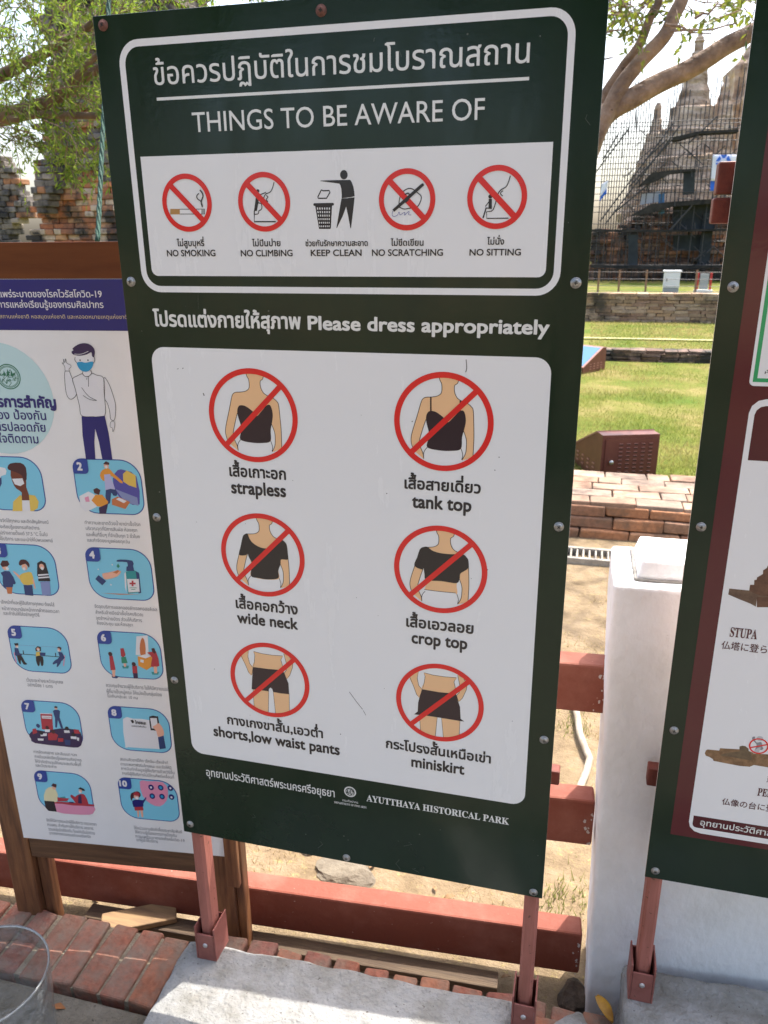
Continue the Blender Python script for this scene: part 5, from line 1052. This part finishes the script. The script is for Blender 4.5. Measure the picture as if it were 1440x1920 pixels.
def twig(tb, V, F, p, d, L, n, ll, lw, r_, bark, droop=.5, thick=.004):
    P = [p]; q = p.copy(); dd = d.normalized()
    for i in range(5):
        dd = (dd + Vector((r_.uniform(-.25, .25), r_.uniform(-.25, .25), r_.uniform(-.2, .2) - droop * .12))).normalized(); q = q + dd * L / 5; P.append(q.copy())
    tb.tube(P, [thick * (1 - .16 * i) for i in range(6)], bark, 4, False)
    for k in range(n):
        f = (k + .6) / n * 5; i = min(int(f), 4); p0 = P[i].lerp(P[i + 1], f - i); ax = (P[i + 1] - P[i]).normalized()
        o = (ax * .5 + Vector((r_.uniform(-1, 1), r_.uniform(-1, 1), r_.uniform(-1, .7) - .25 * droop))).normalized(); leaf(V, F, p0, o, ll * r_.uniform(.7, 1.2), lw * r_.uniform(.7, 1.2), r_)
    return P
def limbs(mb, specs, bark, loc_):
    out = []
    for Y, pts in specs:
        P = []; rr = []
        for x, y, wpx, *dy in pts:
            p = onY(x, y, Y + (dy[0] if dy else 0)); P.append(p); rr.append(wpx / 2 / FPX * (p - CAM).dot(FWD))
        Q = []; RR = []
        for i in range(len(P) - 1):
            a, b, c, d = P[max(i - 1, 0)], P[i], P[i + 1], P[min(i + 2, len(P) - 1)]
            for j in range(5):
                t_ = j / 5; Q.append(.5 * (2 * b + (c - a) * t_ + (2 * a - 5 * b + 4 * c - d) * t_ * t_ + (3 * b - a - 3 * c + d) * t_ ** 3)); RR.append((rr[i] * (1 - t_) + rr[i + 1] * t_) * (1 + .05 * noise.noise(Q[-1] * 4)))
        Q.append(P[-1]); RR.append(rr[-1])
        Q = [q + noise.noise_vector(q * 3) * RR[k] * .35 for k, q in enumerate(Q)]
        mb.tube([rel(q, loc_) for q in Q], RR, bark, 12); out.append((Q, RR))
    return out
rt = random.Random(99)
# left tree: narrow leaves, limbs rising to the right
t = thing('tree', 'leafy tree with narrow bright green leaves reaching in from upper left', 'tree', (-3.9, 3.4, GZ)); lo_ = t.location.copy()
mb = MB(); LA = limbs(mb, [(3.4, [(-520, 1500, 170), (-470, 900, 150), (-380, 480, 120), (-200, 320, 60), (-60, 245, 36), (0, 222, 33), (60, 205, 27), (110, 180, 22), (150, 150, 19), (200, 118, 15), (300, 60, 10)]),
  (3.5, [(-380, 480, 90, -.1), (-260, 260, 50), (-90, 185, 28), (0, 142, 22), (60, 112, 20), (110, 85, 18), (150, 62, 14), (185, 30, 9), (240, -20, 6)]), (3.35, [(20, 226, 16), (70, 216, 14), (130, 217, 13), (195, 217, 12), (270, 210, 8)]), (3.3, [(85, 195, 16), (130, 155, 13), (180, 105, 11), (250, 60, 6)]),
  (3.0, [(-380, 480, 70, .4), (-150, 50, 34), (60, -120, 20), (300, -190, 12), (520, -170, 7)]), (3.7, [(-260, 260, 30, -.2), (-120, 60, 18), (40, -20, 10), (150, -60, 6)])], BARK, lo_)
mb.build('trunk', t)
V = []; F = []; tb = MB(); starts = []
for (Q, RR) in LA: starts += [q for q, r in zip(Q, RR) if r < .09]
for i in range(280):
    p = rt.choice(starts) + Vector((rt.uniform(-.25, .25), rt.uniform(-.35, .35), rt.uniform(-.12, .30)))
    d = Vector((rt.uniform(-.6, 1), rt.uniform(-.7, .7), rt.uniform(-.7, .5)))
    P = twig(tb, V, F, p, d, rt.uniform(.30, .55), rt.randint(16, 26), .052, .012, rt, BARK, 1.0, .0032)
for i in range(210):
    x, y = rt.uniform(-180, 245), rt.uniform(-90, 205)
    if y > 150 and rt.random() < .4 or (y > 60 and x < 60 and rt.random() < .5): continue
    p = onY(x, y, rt.uniform(2.9, 4.0)); twig(tb, V, F, p, Vector((rt.uniform(-.6, 1), rt.uniform(-.6, .6), rt.uniform(-.9, .3))), rt.uniform(.25, .45), rt.randint(16, 24), .052, .012, rt, BARK, 1.0, .003)
for i in range(42):
    x = rt.gauss(150, 45); y = rt.gauss(255, 32)
    if x < 70 : continue
    p = onY(x, y, rt.uniform(3.1, 3.6)); twig(tb, V, F, p, Vector((rt.uniform(-.4, .6), rt.uniform(-.5, .5), rt.uniform(-.9, .1))), rt.uniform(.2, .35), 18, .052, .012, rt, BARK, 1.0, .003)
for i in range(90):
    p = onY(rt.uniform(190, 560), rt.uniform(-120, 10), rt.uniform(3.2, 4.4)); twig(tb, V, F, p, Vector((rt.uniform(-.6, 1), rt.uniform(-.6, .6), rt.uniform(-.5, .5))), rt.uniform(.25, .45), 22, .055, .013, rt, BARK, .8, .003)
for k in range(22):   # sparse drooping shoots against the sky
    p = onY(rt.uniform(-40, 50), rt.uniform(225, 262), 3.3); twig(tb, V, F, p, Vector((1, 0, -.25)), .30, 7, .05, .010, rt, BARK, .6, .0028)
mb = tb; tb.v = [tuple(rel(v, lo_)) for v in tb.v]; mb.add([rel(v, lo_) for v in V], F, leaf_mat('narrow_leaf', (.05, .105, .012), (.15, .21, .028), .6)); cr = mb.build('crown', t)
# right tree: smooth pale limbs forking behind the middle board
t = thing('tree', 'smooth pale-barked forked tree behind the middle board, limbs reaching to upper right', 'tree', (.42, 6.2, GZ)); lo_ = t.location.copy()
mb = MB(); LB = limbs(mb, [(6.2, [(985, 980, 96), (1000, 840, 88), (1020, 640, 76), (1045, 440, 62), (1080, 310, 50), (1128, 228, 40), (1150, 205, 38), (1182, 186, 38), (1235, 156, 37), (1300, 127, 35), (1362, 90, 33), (1410, 60, 31), (1450, 30, 30), (1540, -80, 24)]),
  (6.15, [(1085, 310, 34), (1128, 236, 31), (1162, 168, 29), (1194, 125, 28), (1243, 67, 27), (1262, 29, 26), (1285, -20, 24), (1300, -140, 18)]), (6.3, [(1060, 340, 26, -.1), (1128, 192, 20), (1165, 130, 18), (1197, 87, 18), (1217, 32, 17), (1236, -10, 15), (1230, -140, 10)]),
  (6.25, [(1020, 640, 50), (960, 380, 40), (900, 150, 32), (860, -60, 26), (800, -260, 14)])], BARKL, lo_)
mb.build('trunk', t)
V = []; F = []; tb = MB()
for i in range(46):
    x, y = (rt.gauss(1160, 26), rt.gauss(4, 20)) if i < 34 else (rt.gauss(1220, 60), rt.gauss(20, 14))
    p = onY(x, y, rt.uniform(5.6, 6.6)); twig(tb, V, F, p, Vector((rt.uniform(-1, .6), rt.uniform(-.5, .5), rt.uniform(-.5, .4))), .4, 9, .07, .034, rt, BARKL, .5, .006)
for i in range(24):
    p = onY(rt.gauss(1365, 38), rt.gauss(8, 12), rt.uniform(5.6, 6.4)); twig(tb, V, F, p, Vector((rt.uniform(-1, .6), rt.uniform(-.5, .5), rt.uniform(-.4, .4))), .35, 8, .075, .038, rt, BARKL, .5, .005)
for a, b in (((1110, 70), (1180, 52)), ((1105, 118), (1150, 105)), ((1260, 62), (1380, 45)), ((1300, 40), (1370, -5)), ((1250, 50), (1330, 62))):
    P = [onY(a[0] + (b[0] - a[0]) * k / 5 + rt.uniform(-5, 5), a[1] + (b[1] - a[1]) * k / 5 + rt.uniform(-6, 6), 6.0) for k in range(6)]; tb.tube(P, [.012 - .0014 * k for k in range(6)], BARKL, 5, False)
for i in range(420):   # the rest of the crown, above the picture
    p = Vector((rt.gauss(1.2, 1.6), rt.gauss(6.3, 1.5), rt.gauss(5.6, .7)))
    if p.z < 4.35 + .25 * (p.y - 6): continue
    twig(tb, V, F, p, Vector((rt.uniform(-1, 1), rt.uniform(-1, 1), rt.uniform(-.5, .5))), .5, 14, .085, .042, rt, BARKL, .5, .006)
mb = tb; tb.v = [tuple(rel(v, lo_)) for v in tb.v]; mb.add([rel(v, lo_) for v in V], F, leaf_mat('round_leaf', (.06, .10, .014), (.17, .20, .03), .5)); mb.build('crown', t)
# trees on the visitors' side, which the glossy boards mirror
LFB = leaf_mat('broad_leaf', (.03, .05, .012), (.07, .10, .02), .3)
def back_tree(x, y, h, r, seed, label):
    q = random.Random(seed); t = thing('shade_tree', label, 'tree', (x, y, GZ)); mb = MB()
    mb.tube([(0, 0, 0), (.1, .05, h * .3), (0, .1, h * .55), (.2, 0, h * .8)], [.22, .17, .13, .05], BARK, 10)
    V = []; F = []
    C = [Vector((q.gauss(0, r * .5), q.gauss(0, r * .5), h * .72 + q.gauss(0, h * .13))) for _ in range(26)]
    for c in C:
        mb.tube([(0, .1, h * .5), tuple(c * .6 + Vector((0, 0, h * .2))), tuple(c)], [.08, .05, .02], BARK, 6)
        for k in range(170):
            p = c + Vector((q.gauss(0, r * .2), q.gauss(0, r * .2), q.gauss(0, r * .15))); leaf(V, F, p, Vector((q.uniform(-1, 1), q.uniform(-1, 1), q.uniform(-1, .4))).normalized(), .22, .12, q)
    mb.build('trunk', t); mb = MB(); mb.add(V, F, LFB); mb.build('crown', t)
for a in ((.6, -5.0, 6.4, 2.6, 1, 'wide shade tree standing behind the viewer, nearest to the boards'), (-4.2, -7.5, 7.5, 3.0, 2, 'broad dark tree behind the viewer on the left'), (4.6, -8.0, 7.2, 3.0, 3, 'broad dark tree behind the viewer on the right'), (-9.5, -11, 8.5, 3.4, 4, 'tall distant tree far left behind the viewer'), (.5, -14, 9.0, 3.6, 5, 'tall distant tree straight behind the viewer'), (9.5, -13, 8.0, 3.4, 6, 'tall distant tree far right behind the viewer')): back_tree(*a)

# ------------------------------------------------------------------ small things
# clear plastic bag on a ring
def clear_plastic():
    m = bpy.data.materials.new('clear_plastic'); m.use_nodes = True; N = m.node_tree; b = N.nodes['Principled BSDF']; out = N.nodes['Material Output']
    b.inputs['Base Color'].default_value = (.20, .205, .205, 1); b.inputs['Roughness'].default_value = .10; b.inputs['Specular IOR Level'].default_value = 1.0; b.inputs['Coat Weight'].default_value = 1.0
    g = N.nodes.new('ShaderNodeTexCoord'); t = N.nodes.new('ShaderNodeTexNoise'); t.inputs['Scale'].default_value = 24; t.inputs['Detail'].default_value = 4; N.links.new(g.outputs['Object'], t.inputs[0])
    u = N.nodes.new('ShaderNodeBump'); u.inputs['Strength'].default_value = 1.0; u.inputs['Distance'].default_value = .05; N.links.new(t.outputs['Fac'], u.inputs['Height']); N.links.new(u.outputs[0], b.inputs['Normal'])
    tr = N.nodes.new('ShaderNodeBsdfTransparent'); tr.inputs[0].default_value = (.92, .94, .94, 1); mx = N.nodes.new('ShaderNodeMixShader'); mx.inputs[0].default_value = .42
    N.links.new(tr.outputs[0], mx.inputs[1]); N.links.new(b.outputs[0], mx.inputs[2]); N.links.new(mx.outputs[0], out.inputs['Surface']); return m
CP = clear_plastic()
c = onZ(-32, 1832, .30); rr = (onZ(91, 1805, .30) - c).length
t = thing('rubbish_bag', 'clear plastic bag stretched over a round hoop at bottom left corner', 'bag', (c.x, c.y, 0))
mb = MB(); n = 48; mb.tube([(rr * math.cos(2 * math.pi * i / n), rr * math.sin(2 * math.pi * i / n), .30) for i in range(n + 1)], .0022, mat('hoop_wire', (.5, .5, .5), .35, metal=.8), 6, False); mb.build('hoop', t)
mb = MB(); V = []; F = []
prof = [(1.012, .255), (1.015, .302), (1.0, .306), (.985, .300), (.97, .24), (.95, .16), (.93, .09), (.90, .04), (.8, .018), (.4, .006), (.02, .004)]
for j, (q, z) in enumerate(prof):
    for i in range(64):
        a_ = 2 * math.pi * i / 64; k = 1 + (.07 * noise.noise((math.cos(a_) * 3, math.sin(a_) * 3, z * 9)) if j > 3 else 0); V.append((rr * q * k * math.cos(a_), rr * q * k * math.sin(a_), z + (.012 * noise.noise((math.cos(a_) * 6, math.sin(a_) * 6, 2)) if j == 0 else 0)))
for j in range(len(prof) - 1):
    for i in range(64): F.append((j * 64 + i, j * 64 + (i + 1) % 64, (j + 1) * 64 + (i + 1) % 64, (j + 1) * 64 + i))
mb.add(V, F, CP, True); mb.build('bag', t)
# green rope
RG_ = mat('rope_green', (.006, .038, .024), .75, (.015, .075, .05), 90, 2, stretch=(1, 1, .35), bump=.8, bscale=140, bdist=.004)
P = [onY(206, -140, .62), onY(204, 0, .55), onY(199, 120, .48), onY(193, 240, .40), onY(188, 350, .32), onY(183, 452, .24)]
mb = MB()
for s in range(3):
    Q = []
    for i in range(61):
        f = i / 60 * 5; k = min(int(f), 4); p = P[k].lerp(P[k + 1], f - k); a_ = i * .9 + s * 2.094; Q.append(p + Vector((math.cos(a_), math.sin(a_), 0)) * .0026)
    mb.tube([rel(q, P[-1]) for q in Q], .0031, RG_, 6)
o = mb.build('rope'); o.location = P[-1]; tag(o, 'braided green rope hanging down behind the left poster', 'rope')
# plank on the ground, pipe, leaf, rubble
DW = mat('wet_plank', (.055, .032, .018), .7, (.10, .065, .035), 12, stretch=(.4, 5, 5), bump=.4, bscale=40)
mb = MB(); mb.box((0, 0, 0), (1.15, .05, .022), DW, .05); o = mb.build('plank', bevel=.003); o.location = (.13, .205, GZ + .052); tag(o, 'dark old timber plank lying under the lowest rail', 'plank')
mb = MB(); mb.box((0, 0, 0), (.20, .07, .018), mat('pale_plank', (.30, .19, .09), .8, (.18, .11, .06), 14, stretch=(.5, 5, 5)), .5); o = mb.build('plank', bevel=.003); o.location = (-.28, .175, GZ + .075); tag(o, 'short pale board lying between brick kerb and lowest rail', 'plank')
PV = mat('pipe_white', (.40, .35, .27), .6, (.26, .21, .15), 20)
mb = MB(); P = [(onZ(x, y, GZ + .025)) for x, y in ((1074, 1300), (1083, 1345), (1087, 1375), (1098, 1405), (1106, 1422), (1100, 1445), (1090, 1470), (1080, 1500))]
mb.tube([rel(p, P[0]) for p in P], .0135, PV, 10); o = mb.build('pipe'); o.location = P[0]; tag(o, 'pale bent plastic pipe lying on the sand by the pillar', 'pipe')
def lump(name, label, cat, c, s, m, seed, sub=3):
    bm = bmesh.new(); bmesh.ops.create_icosphere(bm, subdivisions=sub, radius=1)
    for v in bm.verts: d = 1 + .35 * noise.noise(v.co * 1.3 + Vector((seed, 0, 0))) + .12 * noise.noise(v.co * 4 + Vector((seed, 0, 0))); v.co = Vector((v.co.x * s[0], v.co.y * s[1], v.co.z * s[2])) * d
    me = bpy.data.meshes.new(name); bm.to_mesh(me); bm.free(); me.materials.append(m); o = bpy.data.objects.new(name, me); COL.objects.link(o); o.location = c
    return tag(o, label, cat)
RKM = mat('rubble_grey', (.17, .145, .105), .95, (.11, .09, .065), 18, bump=.8, bscale=50)
lump('stone', 'flat grey lump of concrete on the sand under the middle board', 'stone', (.205, .535, GZ + .008), (.10, .05, .018), RKM, 3)
lump('stone', 'small grey stone beside the flat concrete lump', 'stone', (.06, .60, GZ + .004), (.03, .025, .018), RKM, 8, 2)
lump('plaster_lump', 'grey plaster lump between the two white plinths', 'rubble', (.905, .045, -.01), (.085, .09, .055), PLI, 5, 4)
lump('plaster_lump', 'dark broken plaster at foot of the white pillar', 'rubble', (.90, .27, GZ + .015), (.045, .045, .035), mat('plaster_dark', (.10, .075, .055), .95, (.05, .04, .03), 30, bump=.8, bscale=60), 9, 3)
mb = MB(); mb.box((0, 0, 0), (.075, .11, .055), BRK, .15, .008); o = mb.build('broken_brick', bevel=.008); o.location = (.845, .04, -.005); tag(o, 'broken red brick beside the right socket of the middle board', 'brick')
mb = MB(); mb.box((0, 0, 0), (.06, .10, .05), BRK, -.2, .008); o = mb.build('broken_brick', bevel=.008); o.location = (.945, -.05, -.005); tag(o, 'broken red brick below the grey plaster lump', 'brick')
LFY = mat('leaf_yellow', (.50, .27, .02), .55, (.35, .16, .02), 40)
mb = MB(); V = []; F = []
for i in range(9):
    s = i / 8; wd = .013 * math.sin(math.pi * min(1, s * .92 + .06)) ** .7
    for j in (-1, 0, 1): V.append((s * .062, j * wd, .012 * math.sin(s * 3) + abs(j) * .007))
for i in range(8):
    for j in range(2): F.append((i * 3 + j, i * 3 + j + 1, (i + 1) * 3 + j + 1, (i + 1) * 3 + j))
mb.add(V, F, LFY, True); o = mb.build('fallen_leaf'); s_ = o.modifiers.new('thickness', 'SOLIDIFY'); s_.thickness = .0008; p = onZ(1118, 1868, .06); o.location = p; o.rotation_euler = (.2, .3, -.9); tag(o, 'curled yellow fallen leaf between the plinths', 'leaf')
p = onZ(110, 1888, -.008)
mb = MB(); V = [(x * .02, y * .009, .003 * abs(y)) for x, y in ((-1, 0), (0, 1), (1, 0), (0, -1))]; mb.add(V, [(0, 1, 2, 3)], mat('leaf_brown', (.25, .09, .02), .7)); o = mb.build('fallen_leaf'); s_ = o.modifiers.new('thickness', 'SOLIDIFY'); s_.thickness = .001; o.location = p; tag(o, 'tiny brown fallen leaf on the cement in front of the brick kerb', 'leaf')

# grass
def blades(name, n, fx, hgt, wd, m, seed):
    q = random.Random(seed); V = []; F = []
    for _ in range(n):
        g = fx(q)
        if g is None: continue
        x, y, hs = g; z = gh(x, y); a_ = q.uniform(0, 6.28); h = hgt * hs * q.uniform(.5, 1.3); w_ = wd * q.uniform(.7, 1.3); lx, ly = q.gauss(0, .45) * h, q.gauss(0, .45) * h; b = len(V)
        V += [(x - math.cos(a_) * w_, y - math.sin(a_) * w_, z - .004), (x + math.cos(a_) * w_, y + math.sin(a_) * w_, z - .004), (x + lx, y + ly, z + h)]; F.append((b, b + 1, b + 2))
    mb = MB(); mb.add(V, F, m); return tag(mb.build(name), kind='stuff')
def lawn(q):
    y = 4.52 + 7.0 * q.random() ** 1.4; x = q.uniform(.25, 1.25 + y * .16)
    if noise.noise((x * 1.1, y * .9, 6)) > .22 and q.random() < .75: return None
    if y < 4.8: return x, y, 1.3
    return x, y, .8 + .5 * noise.noise((x, y, 4))
GLM = leaf_mat('grass_blade', (.085, .14, .017), (.29, .235, .09), .4, True)
blades('lawn_grass', 30000, lawn, .045, .0032, GLM, 31)
def far(q): y = 11.9 + 6 * q.random(); return q.uniform(.8, 3.4), y, .8
blades('far_grass', 9000, far, .05, .006, GLM, 32)
def dry(q):
    y = q.uniform(.42, 3.2); x = q.uniform(-.5, 1.3); f = noise.noise((x * 2.2, y * 2.2, 9))
    return (x, y, .8) if f > .10 else None
blades('dry_grass', 9000, dry, .030, .0018, leaf_mat('dry_blade', (.30, .23, .10), (.42, .34, .18), .2), 33)
def weed(q):
    cx_, cy_ = q.choice(((.83, .95), (.87, 1.02), (.80, 1.0), (.86, 1.5), (.90, .62), (.84, .58)))
    return cx_ + q.gauss(0, .035), cy_ + q.gauss(0, .05), 1
blades('weeds', 420, weed, .032, .0024, leaf_mat('weed_blade', (.10, .14, .03), (.24, .22, .08), .35), 34)

# dry leaves blown about the boards
src = None; q = random.Random(77)
for k in range(26):
    x, y = q.uniform(-.5, .88), q.uniform(.22, .75)
    if k < 9: x, y = q.uniform(-.5, .85), q.uniform(.15, .24)
    if src is None:
        V = []; F = []
        for i in range(6):
            s_ = i / 5; wd = .0085 * math.sin(math.pi * min(1, s_ * .9 + .07)) ** .8
            for j in (-1, 0, 1): V.append((s_ * .036 - .018, j * wd, .006 * math.sin(s_ * 3) + abs(j) * .004))
        for i in range(5):
            for j in range(2): F.append((i * 3 + j, i * 3 + j + 1, (i + 1) * 3 + j + 1, (i + 1) * 3 + j))
        mb = MB(); mb.add(V, F, mat('dry_leaf', (.17, .095, .04), .8, (.28, .17, .08), 30), True); o = src = mb.build('dry_leaf'); m_ = o.modifiers.new('thickness', 'SOLIDIFY'); m_.thickness = .0006
    else: o = src.copy(); COL.objects.link(o)
    o.location = (x, y, gh(x, y) + .004); o.rotation_euler = (q.uniform(-.3, .3), q.uniform(-.3, .3), q.uniform(0, 6.28)); sc_ = q.uniform(.6, 1.2); o.scale = (sc_, sc_, sc_)
    tag(o, 'small dry brown leaf lying on the sand behind the boards', 'leaf', 'dry leaves on the sand')
